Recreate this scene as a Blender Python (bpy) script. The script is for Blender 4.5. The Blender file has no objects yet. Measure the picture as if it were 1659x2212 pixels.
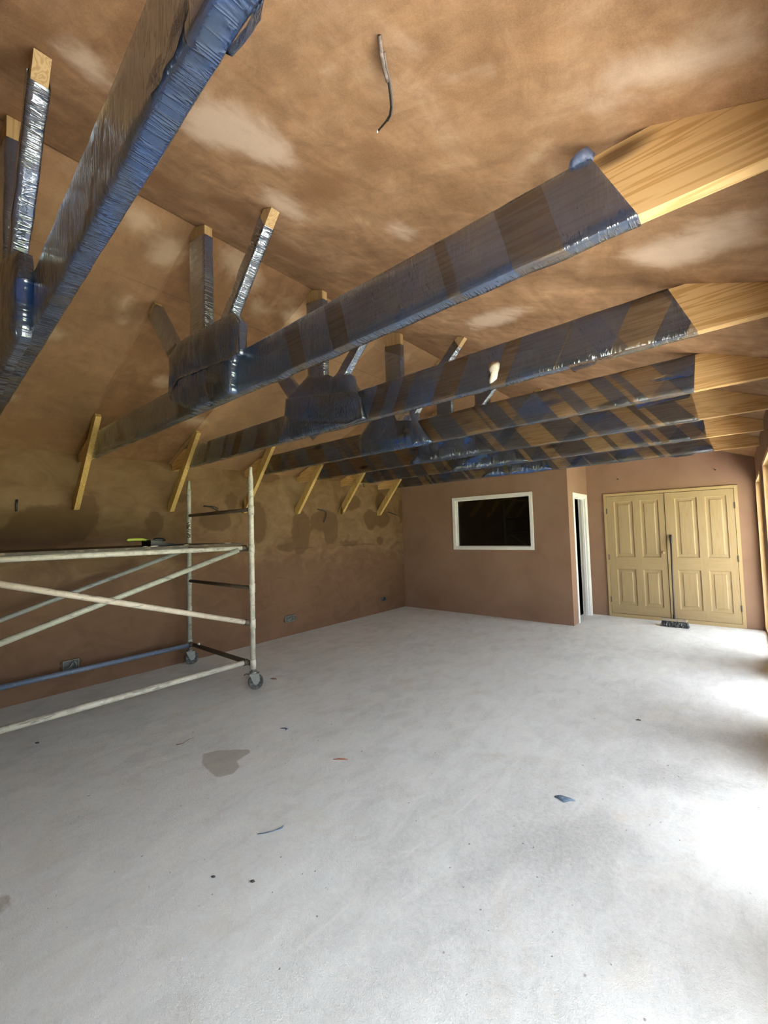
import bpy, bmesh, math, random
from mathutils import Vector, Matrix, noise, geometry
C = bpy.context.scene.collection
SC = bpy.context.scene
PI = math.pi

# ------------------------------------------------------------------ camera
F_PX, YAW, PITCH, ROLL = 903.84, math.radians(40.2625), math.radians(2.7564), math.radians(1.6519)
cam_d = bpy.data.cameras.new('camera')
cam = bpy.data.objects.new('camera', cam_d); C.objects.link(cam)
cam_d.sensor_fit = 'HORIZONTAL'; cam_d.sensor_width = 36.0; cam_d.lens = 36.0*F_PX/1659.0
cam_d.clip_start = 0.02; cam_d.clip_end = 200
Rm = Matrix.Rotation(YAW, 3, 'Z') @ Matrix.Rotation(PITCH, 3, 'X') @ Matrix.Rotation(ROLL, 3, 'Y')
right, fwd, up = Rm.col[0], Rm.col[1], Rm.col[2]
M3 = Matrix((right, up, -fwd)).transposed()
cam.matrix_world = Matrix.Translation((0, 0, 1.5)) @ M3.to_4x4()
SC.camera = cam

# ------------------------------------------------------------------ world, light, exposure
SC.view_settings.view_transform = 'Standard'; SC.view_settings.look = 'None'
SC.view_settings.gamma = 1.0; SC.view_settings.use_curve_mapping = False
SC.view_settings.exposure = 3.95
w = bpy.data.worlds.new('overcast_sky'); SC.world = w; w.use_nodes = True
bg = w.node_tree.nodes['Background']
# hazy bright day: the sky is brightest low down and darker overhead
_t = w.node_tree; _g = _t.nodes.new('ShaderNodeTexCoord'); _s = _t.nodes.new('ShaderNodeSeparateXYZ'); _r = _t.nodes.new('ShaderNodeValToRGB')
_t.links.new(_g.outputs['Generated'], _s.inputs[0]); _t.links.new(_s.outputs[2], _r.inputs[0]); _t.links.new(_r.outputs[0], bg.inputs[0])
for _e, (_p, _c) in zip([_r.color_ramp.elements[0], _r.color_ramp.elements[1], _r.color_ramp.elements.new(.30)], ((0.0, (.93, .98, 1.0, 1)), (1.0, (.18, .23, .29, 1)), (.30, (.56, .65, .73, 1)))):
    _e.position = _p; _e.color = _c
bg.inputs[1].default_value = .56
OPENINGS = [(-0.32, 1.75), (2.15, 3.40), (4.25, 5.45), (6.25, 7.72)]      # daylight openings in the right-hand wall (y from, y to)
HEAD = 2.07                                                             # underside of their lintel
def portal(name, loc, rot, sx, sy):
    l = bpy.data.lights.new(name, 'AREA'); l.shape = 'RECTANGLE'; l.size = sx; l.size_y = sy
    l.cycles.is_portal = True
    o = bpy.data.objects.new(name, l); C.objects.link(o); o.location = loc; o.rotation_euler = rot
for y0, y1 in OPENINGS:
    portal('daylight_portal', (0.36, (y0+y1)/2, HEAD/2+.02), (0, PI/2, 0), HEAD, y1-y0)
sun_l = bpy.data.lights.new('sun', 'SUN'); sun_l.energy = 6.2; sun_l.angle = .02; sun_l.color = (1, .98, .94)
sun_o = bpy.data.objects.new('sun', sun_l); C.objects.link(sun_o)         # shines from behind the left wall: lights the lawn, never the room
sun_o.rotation_euler = (math.radians(12), math.radians(-11), 0)
cy = SC.cycles
cy.use_denoising = True
cy.use_adaptive_sampling = True; cy.adaptive_threshold = .06; cy.adaptive_min_samples = 20
cy.max_bounces = 8; cy.diffuse_bounces = 5; cy.glossy_bounces = 3; cy.transmission_bounces = 4; cy.transparent_max_bounces = 9
cy.caustics_reflective = False; cy.caustics_refractive = False
cy.sample_clamp_indirect = 6.0

# ------------------------------------------------------------------ helpers
def hexc(r, g, b):
    f = lambda c: (c/255/12.92) if c/255 <= .04045 else ((c/255+.055)/1.055)**2.4
    return (f(r), f(g), f(b), 1)

class NT:
    """small helper to write node trees tersely"""
    def __init__(s, name):
        s.m = bpy.data.materials.new(name); s.m.use_nodes = True
        s.t = s.m.node_tree; s.N = s.t.nodes; s.L = s.t.links
        s.N.clear(); s.out = s.N.new('ShaderNodeOutputMaterial')
    def n(s, typ, ins=None, **kw):
        nd = s.N.new('ShaderNode'+typ)
        for k, v in kw.items(): setattr(nd, k, v)
        for k, v in (ins or {}).items(): s.put(nd.inputs[k], v)
        return nd
    def put(s, sock, v):
        if isinstance(v, bpy.types.NodeSocket): s.L.new(v, sock)
        elif isinstance(v, bpy.types.Node): s.L.new(v.outputs[0], sock)
        else: sock.default_value = v
    def math(s, op, a, b=0.0, clamp=False):
        nd = s.n('Math', {0: a, 1: b}, operation=op, use_clamp=clamp); return nd.outputs[0]
    def mix(s, fac, a, b, mode='MIX'):
        nd = s.n('Mix', {0: fac, 6: a, 7: b}, data_type='RGBA', blend_type=mode); return nd.outputs[2]
    def noise(s, vec, scale, detail=3, rough=.55, dist=0.0, dim='3D', w=0.0):
        ins = {'Scale': scale, 'Detail': detail, 'Roughness': rough, 'Distortion': dist}
        nd = s.n('TexNoise', ins, noise_dimensions=dim)
        if dim == '1D': s.put(nd.inputs['W'], vec)
        else: s.put(nd.inputs['Vector'], vec)
        return nd.outputs[0]
    def map(s, vec, scale=(1, 1, 1), loc=(0, 0, 0), rot=(0, 0, 0)):
        return s.n('Mapping', {'Vector': vec, 'Scale': scale, 'Location': loc, 'Rotation': rot}).outputs[0]
    def ramp(s, fac, stops, interp='LINEAR'):
        nd = s.n('ValToRGB', {0: fac}); cr = nd.color_ramp; cr.interpolation = interp
        while len(cr.elements) < len(stops): cr.elements.new(.5)
        for e, (p, c) in zip(cr.elements, stops):
            e.position = p; e.color = c if len(c) == 4 else (*c, 1)
        return nd.outputs[0]
    def step(s, v, a, b):
        nd = s.n('MapRange', {0: v, 1: a, 2: b, 3: 0.0, 4: 1.0}, interpolation_type='SMOOTHSTEP'); return nd.outputs[0]
    def obj(s): return s.n('TexCoord').outputs['Object']
    def gen(s): return s.n('NewGeometry').outputs['Position']
    def uv(s): return s.n('UVMap', uv_map='uv').outputs[0]
    def attr(s, name): return s.n('Attribute', attribute_name=name).outputs['Fac']
    def bump(s, h, strength=.3, dist=.01, normal=None):
        ins = {'Height': h, 'Strength': strength, 'Distance': dist}
        nd = s.n('Bump', ins)
        if normal is not None: s.put(nd.inputs['Normal'], normal)
        return nd.outputs[0]
    def principled(s, color, rough=.6, normal=None, spec=.5, metal=0.0):
        nd = s.n('BsdfPrincipled', {'Base Color': color, 'Roughness': rough, 'Metallic': metal, 'Specular IOR Level': spec})
        if normal is not None: s.put(nd.inputs['Normal'], normal)
        return nd.outputs[0]
    def done(s, shader): s.put(s.out.inputs[0], shader); return s.m

def grey(v): return (v, v, v, 1)

def tag(o, label=None, cat=None, group=None, kind=None):
    if label: o['label'] = label
    if cat: o['category'] = cat
    if group: o['group'] = group
    if kind: o['kind'] = kind
    return o
def empty(name, loc, label=None, cat=None, group=None, kind=None):
    o = bpy.data.objects.new(name, None); C.objects.link(o); o.location = loc; o.empty_display_size = .1
    return tag(o, label, cat, group, kind)
def build(name, bm, m, parent=None, smooth=False, bevel=0):
    """link a bmesh written in world coordinates as ONE mesh object, keeping its world place under the parent"""
    bmesh.ops.recalc_face_normals(bm, faces=bm.faces)
    me = bpy.data.meshes.new(name); bm.to_mesh(me); bm.free()
    if smooth:
        for p in me.polygons: p.use_smooth = True
    me.materials.append(m)
    o = bpy.data.objects.new(name, me); C.objects.link(o)
    if parent is not None:
        o.parent = parent
        mw = Vector((0, 0, 0)); q = parent
        while q is not None: mw += q.location; q = q.parent
        me.transform(Matrix.Translation(-mw))
    else:
        c = sum((v.co for v in me.vertices), Vector())/max(1, len(me.vertices))
        zmin = min(v.co.z for v in me.vertices)
        c.z = zmin
        me.transform(Matrix.Translation(-c)); o.location = c
    if bevel:
        b = o.modifiers.new('bevel', 'BEVEL'); b.width = bevel; b.segments = 2; b.limit_method = 'ANGLE'
    return o
def struct(name, bm, m, parent=None, **kw):
    o = build(name, bm, m, parent, **kw)
    if parent is None: o['kind'] = 'structure'
    return o
def box(bm, x0, x1, y0, y1, z0, z1):
    vs = [bm.verts.new(p) for p in ((x0,y0,z0),(x1,y0,z0),(x1,y1,z0),(x0,y1,z0),(x0,y0,z1),(x1,y0,z1),(x1,y1,z1),(x0,y1,z1))]
    for f in ((0,1,2,3),(4,5,6,7),(0,1,5,4),(1,2,6,5),(2,3,7,6),(3,0,4,7)): bm.faces.new([vs[i] for i in f])
    return bm
def B(*a): return box(bmesh.new(), *a)
def prism(bm, pts, axis, a, b):
    """extrude a 2D polygon: axis 'y' -> pts are (x,z); 'x' -> (y,z); 'z' -> (x,y)"""
    def P(p, t): return {'y': (p[0], t, p[1]), 'x': (t, p[0], p[1]), 'z': (p[0], p[1], t)}[axis]
    n = len(pts)
    v0 = [bm.verts.new(P(p, a)) for p in pts]; v1 = [bm.verts.new(P(p, b)) for p in pts]
    bm.faces.new(v0); bm.faces.new(v1[::-1])
    for i in range(n): bm.faces.new([v0[i], v0[(i+1) % n], v1[(i+1) % n], v1[i]])
    return bm
def tube(bm, pts, r, seg=12, cap=True):
    """tube through points; r a number or a list of radii"""
    pts = [Vector(p) for p in pts]; n = len(pts)
    rs = r if isinstance(r, (list, tuple)) else [r]*n
    rings = []; ref = None
    for i, p in enumerate(pts):
        d = (pts[min(i+1, n-1)]-pts[max(i-1, 0)]).normalized()
        if ref is None:
            ref = Vector((0, 0, 1)) if abs(d.z) < .9 else Vector((1, 0, 0))
        u = d.cross(ref).normalized(); v = u.cross(d).normalized(); ref = v
        rings.append([bm.verts.new(p+(u*math.cos(2*PI*k/seg)+v*math.sin(2*PI*k/seg))*rs[i]) for k in range(seg)])
    for a, b in zip(rings, rings[1:]):
        for k in range(seg): bm.faces.new([a[k], a[(k+1) % seg], b[(k+1) % seg], b[k]])
    if cap: bm.faces.new(rings[0][::-1]); bm.faces.new(rings[-1])
    return bm
def T(*a, **k): return tube(bmesh.new(), *a, **k)
def lerp(a, b, t): return a+(b-a)*t
def inside(p, poly):
    x, y = p; c = False; n = len(poly)
    for i in range(n):
        x0, y0 = poly[i]; x1, y1 = poly[i-1]
        if (y0 > y) != (y1 > y) and x < (x1-x0)*(y-y0)/(y1-y0)+x0: c = not c
    return c
def sdist(p, poly):
    """signed distance, positive inside"""
    d = 1e9; n = len(poly); px, py = p
    for i in range(n):
        x0, y0 = poly[i]; x1, y1 = poly[i-1]
        dx, dy = x1-x0, y1-y0; L = dx*dx+dy*dy
        t = 0 if L == 0 else max(0, min(1, ((px-x0)*dx+(py-y0)*dy)/L))
        d = min(d, math.hypot(px-x0-t*dx, py-y0-t*dy))
    return d if inside(p, poly) else -d
def blob_field(polys, soft):
    """soft union of polygons: 0.5 on their outline"""
    bbs = [(min(q[0] for q in p)-soft, max(q[0] for q in p)+soft, min(q[1] for q in p)-soft, max(q[1] for q in p)+soft, p) for p in polys]
    def f(p):
        v = 0.0
        for x0, x1, y0, y1, poly in bbs:
            if x0 < p[0] < x1 and y0 < p[1] < y1:
                v = max(v, min(1, max(0, .5+sdist(p, poly)/(2*soft))))
        return v
    return f
def grid_slab(bm, fn, us, vs, nrm, thick, attrs):
    """slab whose visible face is a grid carrying stain masks; fn(u,v)->point, back face offset by nrm*thick"""
    nrm = Vector(nrm)*thick
    lays = {k: bm.verts.layers.float.get(k) or bm.verts.layers.float.new(k) for k in attrs}
    G = []
    for u in us:
        row = []
        for v in vs:
            p = Vector(fn(u, v)); bv = bm.verts.new(p)
            for k, f in attrs.items(): bv[lays[k]] = f(u, v)
            row.append(bv)
        G.append(row)
    for i in range(len(us)-1):
        for j in range(len(vs)-1):
            bm.faces.new([G[i][j], G[i+1][j], G[i+1][j+1], G[i][j+1]])
    ring = [r[0] for r in G]+G[-1][1:]+[r[-1] for r in G[-2::-1]]+G[0][-2:0:-1]
    back = [bm.verts.new(v.co+nrm) for v in ring]
    n = len(ring)
    for i in range(n): bm.faces.new([ring[i], back[i], back[(i+1) % n], ring[(i+1) % n]])
    bm.faces.new(back)
    return bm
def frange(a, b, s):
    n = max(1, round((b-a)/s)); return [a+(b-a)*i/n for i in range(n+1)]

# ------------------------------------------------------------------ room measures (metres)
XL, XR = -5.2, 0.21            # left and right wall faces
RIDGE_X, RIDGE_Z, EAVE = -2.495, 3.445, 2.40
SL = (RIDGE_Z-EAVE)/(RIDGE_X-XL)
Y_PART, Y_END, Y_BACK, Y_STORE = 6.72, 7.80, -0.50, 9.6
X_SIDE = -1.985
def ceil_z(x): return EAVE+SL*(x-XL) if x <= RIDGE_X else EAVE+SL*(XR-x)
WALL_DAMP=[[(1.399,1.659),(1.324,1.532),(1.138,1.461),(0.924,1.47),(0.761,1.548),(0.7,1.664),(0.759,1.779),(0.92,1.855),(1.136,1.862),(1.323,1.788)],[(1.065,1.477),(1.017,1.372),(0.894,1.315),(0.748,1.325),(0.635,1.395),(0.592,1.496),(0.632,1.594),(0.744,1.655),(0.89,1.654),(1.016,1.586)],[(1.432,1.807),(1.41,1.691),(1.352,1.62),(1.282,1.621),(1.226,1.691),(1.204,1.803),(1.224,1.916),(1.28,1.988),(1.35,1.992),(1.409,1.923)],[(2.101,1.682),(2.081,1.592),(2.029,1.538),(1.966,1.539),(1.916,1.595),(1.898,1.683),(1.917,1.771),(1.967,1.826),(2.03,1.827),(2.081,1.773)],[(2.963,1.711),(2.917,1.631),(2.802,1.584),(2.666,1.586),(2.559,1.635),(2.52,1.711),(2.561,1.787),(2.668,1.836),(2.805,1.839),(2.919,1.792)],[(3.504,1.679),(3.476,1.492),(3.409,1.379),(3.33,1.382),(3.27,1.497),(3.249,1.68),(3.275,1.863),(3.34,1.979),(3.419,1.982),(3.482,1.867)],[(3.048,1.964),(3.031,1.871),(2.989,1.813),(2.939,1.812),(2.9,1.868),(2.886,1.958),(2.902,2.05),(2.943,2.109),(2.993,2.112),(3.033,2.056)],[(4.312,1.53),(4.27,1.317),(4.175,1.19),(4.064,1.196),(3.98,1.329),(3.951,1.537),(3.989,1.745),(4.08,1.876),(4.192,1.878),(4.282,1.746)],[(4.921,1.715),(4.856,1.6),(4.698,1.532),(4.511,1.536),(4.368,1.606),(4.317,1.714),(4.374,1.823),(4.521,1.894),(4.708,1.898),(4.863,1.831)],[(4.916,1.558),(4.879,1.412),(4.791,1.324),(4.689,1.328),(4.611,1.42),(4.584,1.563),(4.619,1.706),(4.703,1.795),(4.806,1.796),(4.888,1.706)],[(4.051,1.301),(4.013,1.265),(3.917,1.247),(3.803,1.253),(3.713,1.28),(3.679,1.318),(3.714,1.352),(3.805,1.371),(3.92,1.367),(4.015,1.34)],[(5.493,2.052),(5.435,1.961),(5.291,1.904),(5.121,1.9),(4.989,1.949),(4.942,2.032),(4.995,2.118),(5.13,2.177),(5.301,2.186),(5.441,2.138)],[(5.924,1.744),(5.884,1.631),(5.791,1.563),(5.681,1.564),(5.596,1.633),(5.567,1.742),(5.604,1.852),(5.695,1.921),(5.806,1.924),(5.894,1.856)],[(6.323,1.764),(6.272,1.657),(6.151,1.593),(6.008,1.594),(5.898,1.659),(5.859,1.761),(5.906,1.864),(6.022,1.93),(6.166,1.933),(6.282,1.87)],[(6.095,1.337),(6.074,1.286),(6.026,1.256),(5.968,1.259),(5.923,1.292),(5.907,1.344),(5.927,1.394),(5.975,1.424),(6.033,1.423),(6.079,1.39)],[(5.453,1.309),(5.393,1.283),(5.241,1.272),(5.059,1.28),(4.918,1.303),(4.866,1.333),(4.92,1.358),(5.062,1.37),(5.244,1.364),(5.395,1.341)],[(6.211,2.078),(6.174,1.971),(6.089,1.904),(5.988,1.902),(5.911,1.964),(5.885,2.066),(5.92,2.17),(6.003,2.238),(6.103,2.243),(6.183,2.182)],[(6.76,1.908),(6.736,1.769),(6.686,1.684),(6.629,1.684),(6.589,1.768),(6.578,1.905),(6.602,2.042),(6.651,2.129),(6.708,2.131),(6.75,2.047)],[(2.405,1.999),(2.383,1.964),(2.326,1.941),(2.257,1.939),(2.202,1.957),(2.182,1.989),(2.203,2.023),(2.258,2.046),(2.327,2.05),(2.383,2.032)],[(3.757,2.372),(3.717,2.32),(3.615,2.282),(3.493,2.273),(3.398,2.295),(3.363,2.339),(3.399,2.389),(3.496,2.427),(3.618,2.438),(3.719,2.417)]]
CEIL_R_DRY=[[(-1.621,0.302),(-1.444,0.33),(-1.489,0.407),(-1.547,0.514),(-1.637,0.552),(-1.685,0.454),(-1.659,0.347)],[(-1.584,0.679),(-1.267,0.625),(-1.195,0.666),(-1.161,0.779),(-1.175,0.945),(-1.263,1.049),(-1.394,1.021),(-1.481,0.903),(-1.598,0.806)],[(-1.741,1.084),(-1.54,1.089),(-1.506,1.206),(-1.543,1.335),(-1.675,1.368),(-1.72,1.228)],[(-1.208,1.455),(-1.091,1.445),(-1.079,1.606),(-1.145,1.682),(-1.238,1.596)],[(-0.271,1.174),(-0.152,1.012),(-0.016,1.022),(0.09,1.017),(0.096,1.173),(-0.07,1.186),(-0.184,1.176)],[(-0.456,4.091),(-0.032,3.509),(0.162,2.914),(0.182,3.426),(-0.041,3.877)],[(-1.476,2.708),(-1.009,2.442),(-0.787,2.44),(-1.152,2.773),(-1.536,2.962)],[(-0.386,1.936),(-0.061,1.723),(0.115,1.664),(0.123,1.88),(-0.161,2.089)],[(-1.482,2.292),(-1.079,2.051),(-1.058,2.173),(-1.473,2.448)],[(-0.787,0.777),(-0.801,0.781),(-0.822,0.779),(-0.842,0.77),(-0.853,0.758),(-0.851,0.748),(-0.836,0.743),(-0.815,0.746),(-0.796,0.755),(-0.785,0.766)],[(-0.549,0.855),(-0.566,0.855),(-0.585,0.84),(-0.599,0.816),(-0.602,0.793),(-0.593,0.78),(-0.577,0.781),(-0.558,0.795),(-0.545,0.818),(-0.541,0.841)],[(-0.42,0.931),(-0.433,0.941),(-0.464,0.947),(-0.502,0.946),(-0.533,0.938),(-0.542,0.927),(-0.527,0.917),(-0.495,0.912),(-0.458,0.914),(-0.43,0.921)]]
CEIL_L_DRY=[[(-2.636,1.008),(-2.684,0.981),(-2.705,0.925),(-2.692,0.863),(-2.651,0.821),(-2.599,0.812),(-2.554,0.838),(-2.532,0.89),(-2.542,0.95),(-2.581,0.996)],[(-2.739,1.228),(-2.836,1.202),(-2.889,1.138),(-2.878,1.064),(-2.811,1.011),(-2.716,0.996),(-2.629,1.022),(-2.578,1.08),(-2.582,1.149),(-2.642,1.206)],[(-2.664,1.821),(-2.726,1.766),(-2.739,1.638),(-2.7,1.496),(-2.629,1.395),(-2.555,1.366),(-2.5,1.413),(-2.482,1.522),(-2.511,1.659),(-2.579,1.777)],[(-2.821,1.98),(-2.868,1.963),(-2.891,1.906),(-2.882,1.832),(-2.846,1.772),(-2.797,1.746),(-2.754,1.763),(-2.731,1.815),(-2.737,1.886),(-2.771,1.95)],[(-3.227,1.109),(-3.324,1.129),(-3.398,1.12),(-3.416,1.084),(-3.371,1.037),(-3.285,0.998),(-3.193,0.981),(-3.127,0.992),(-3.109,1.024),(-3.146,1.069)],[(-3.857,1.631),(-3.911,1.636),(-3.955,1.61),(-3.974,1.562),(-3.959,1.513),(-3.918,1.481),(-3.866,1.477),(-3.823,1.503),(-3.804,1.549),(-3.817,1.597)],[(-4.453,0.674),(-4.508,0.666),(-4.554,0.629),(-4.572,0.578),(-4.556,0.534),(-4.513,0.513),(-4.46,0.522),(-4.416,0.558),(-4.397,0.606),(-4.411,0.651)],[(-3.636,0.801),(-3.69,0.795),(-3.739,0.758),(-3.764,0.705),(-3.756,0.657),(-3.718,0.633),(-3.665,0.641),(-3.618,0.676),(-3.593,0.727),(-3.599,0.775)],[(-2.802,2.395),(-2.852,2.369),(-2.874,2.28),(-2.862,2.165),(-2.821,2.071),(-2.77,2.03),(-2.724,2.055),(-2.701,2.135),(-2.709,2.245),(-2.747,2.346)],[(-4.331,2.251),(-4.388,2.21),(-4.407,2.065),(-4.383,1.883),(-4.329,1.735),(-4.266,1.671),(-4.215,1.708),(-4.194,1.833),(-4.21,2.007),(-4.262,2.169)],[(-2.452,0.6),(-2.524,0.59),(-2.572,0.571),(-2.576,0.549),(-2.535,0.533),(-2.467,0.531),(-2.399,0.541),(-2.355,0.56),(-2.35,0.58),(-2.386,0.596)],[(-3.975,2.177),(-4.057,2.182),(-4.132,2.12),(-4.168,2.017),(-4.151,1.915),(-4.092,1.853),(-4.013,1.852),(-3.943,1.91),(-3.907,2.006),(-3.918,2.108)]]
CEIL_L_DAMP=[[(-3.208,1.278),(-3.267,1.284),(-3.319,1.257),(-3.343,1.21),(-3.329,1.161),(-3.285,1.129),(-3.228,1.125),(-3.178,1.151),(-3.155,1.196),(-3.165,1.244)],[(-4.818,1.05),(-4.943,1.022),(-5.049,0.902),(-5.092,0.743),(-5.058,0.611),(-4.965,0.553),(-4.851,0.584),(-4.753,0.692),(-4.705,0.839),(-4.728,0.977)],[(-4.084,1.145),(-4.185,1.127),(-4.28,1.033),(-4.328,0.904),(-4.313,0.793),(-4.245,0.741),(-4.151,0.762),(-4.063,0.848),(-4.013,0.968),(-4.02,1.082)],[(-3.564,1.39),(-3.632,1.389),(-3.695,1.341),(-3.728,1.266),(-3.719,1.195),(-3.672,1.155),(-3.607,1.159),(-3.547,1.204),(-3.514,1.275),(-3.52,1.346)],[(-2.818,1.664),(-2.912,1.696),(-2.991,1.682),(-3.02,1.626),(-2.987,1.553),(-2.91,1.493),(-2.821,1.468),(-2.75,1.483),(-2.722,1.533),(-2.746,1.602)],[(-3.621,1.808),(-3.756,1.857),(-3.855,1.861),(-3.873,1.815),(-3.804,1.74),(-3.68,1.668),(-3.554,1.627),(-3.468,1.627),(-3.449,1.667),(-3.505,1.735)],[(-4.302,1.47),(-4.431,1.483),(-4.531,1.435),(-4.559,1.346),(-4.506,1.255),(-4.398,1.197),(-4.278,1.191),(-4.188,1.236),(-4.157,1.317),(-4.199,1.405)]]
CEIL_R_DAMP=[[(-1.519,0.325),(-1.574,0.315),(-1.616,0.286),(-1.625,0.251),(-1.6,0.224),(-1.552,0.216),(-1.501,0.228),(-1.464,0.254),(-1.453,0.287),(-1.473,0.314)],[(-1.822,0.329),(-1.886,0.314),(-1.913,0.279),(-1.893,0.24),(-1.837,0.214),(-1.77,0.208),(-1.715,0.224),(-1.69,0.255),(-1.703,0.29),(-1.752,0.319)],[(-2.113,0.986),(-2.194,0.972),(-2.253,0.894),(-2.265,0.788),(-2.228,0.7),(-2.161,0.66),(-2.09,0.677),(-2.036,0.744),(-2.019,0.839),(-2.046,0.932)],[(-1.932,1.344),(-2.023,1.341),(-2.093,1.256),(-2.111,1.129),(-2.074,1.017),(-2.002,0.961),(-1.923,0.972),(-1.861,1.043),(-1.836,1.154),(-1.861,1.27)],[(-2.028,1.844),(-2.139,1.854),(-2.222,1.748),(-2.238,1.577),(-2.188,1.421),(-2.098,1.335),(-2.004,1.339),(-1.932,1.425),(-1.906,1.57),(-1.939,1.729)],[(-1.214,1.304),(-1.353,1.353),(-1.465,1.32),(-1.488,1.219),(-1.418,1.103),(-1.3,1.023),(-1.183,0.999),(-1.1,1.031),(-1.072,1.107),(-1.111,1.208)],[(-0.774,0.865),(-0.801,0.879),(-0.84,0.879),(-0.875,0.865),(-0.891,0.841),(-0.881,0.819),(-0.852,0.806),(-0.814,0.807),(-0.782,0.821),(-0.767,0.843)],[(-0.456,0.984),(-0.477,0.996),(-0.516,0.992),(-0.559,0.974),(-0.588,0.948),(-0.59,0.926),(-0.567,0.916),(-0.527,0.921),(-0.487,0.939),(-0.46,0.963)],[(-0.419,1.113),(-0.454,1.145),(-0.544,1.173),(-0.666,1.185),(-0.769,1.174),(-0.8,1.142),(-0.744,1.106),(-0.635,1.081),(-0.523,1.075),(-0.445,1.088)],[(-0.864,1.144),(-0.925,1.171),(-0.99,1.159),(-1.029,1.111),(-1.025,1.05),(-0.982,1.002),(-0.922,0.983),(-0.865,0.997),(-0.83,1.038),(-0.829,1.093)],[(-1.309,2.031),(-1.405,2.117),(-1.55,2.171),(-1.686,2.164),(-1.749,2.094),(-1.709,1.995),(-1.593,1.912),(-1.455,1.874),(-1.342,1.887),(-1.288,1.946)],[(-0.6,1.935),(-0.648,1.986),(-0.769,2.056),(-0.932,2.122),(-1.071,2.152),(-1.112,2.128),(-1.035,2.06),(-0.886,1.985),(-0.736,1.932),(-0.632,1.915)],[(-0.803,3.254),(-0.865,3.359),(-0.999,3.478),(-1.161,3.566),(-1.283,3.578),(-1.303,3.504),(-1.215,3.381),(-1.067,3.265),(-0.921,3.198),(-0.824,3.195)],[(-1.146,0.474),(-1.223,0.49),(-1.31,0.485),(-1.37,0.457),(-1.373,0.42),(-1.32,0.39),(-1.239,0.379),(-1.163,0.388),(-1.114,0.412),(-1.107,0.444)]]
FLOOR_STAIN=[[(-2.919,1.428),(-2.885,1.515),(-2.722,1.658),(-2.672,1.645),(-2.643,1.52),(-2.567,1.502),(-2.527,1.433),(-2.567,1.346),(-2.687,1.35),(-2.815,1.368)],[(-2.533,.321),(-2.465,.354),(-2.389,.349),(-2.352,.324),(-2.371,.302)]]
FLOOR_TONED_DOWN=[[(-0.977,0.821),(-1.24,1.032),(-1.35,1.427),(-1.309,1.984),(-1.294,2.512),(-1.16,3.342),(-0.967,4.441),(-0.491,6.282),(0.025,7.15),(0.18,6.74),(-0.019,1.596)]]
FLOOR_GREY=[[(-0.967,1.796),(-0.944,2.172),(-0.643,2.499),(-0.37,2.335),(-0.525,1.981),(-0.763,1.824)],[(-0.796,2.826),(-0.525,3.164),(0.044,3.234),(0.036,3.025),(-0.431,2.815)],[(-0.663,3.712),(0.077,4.081),(0.059,3.608),(-0.311,3.544)],[(-1.064,1.557),(-1.017,1.757),(-0.867,1.774),(-0.951,1.557)]]
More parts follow.
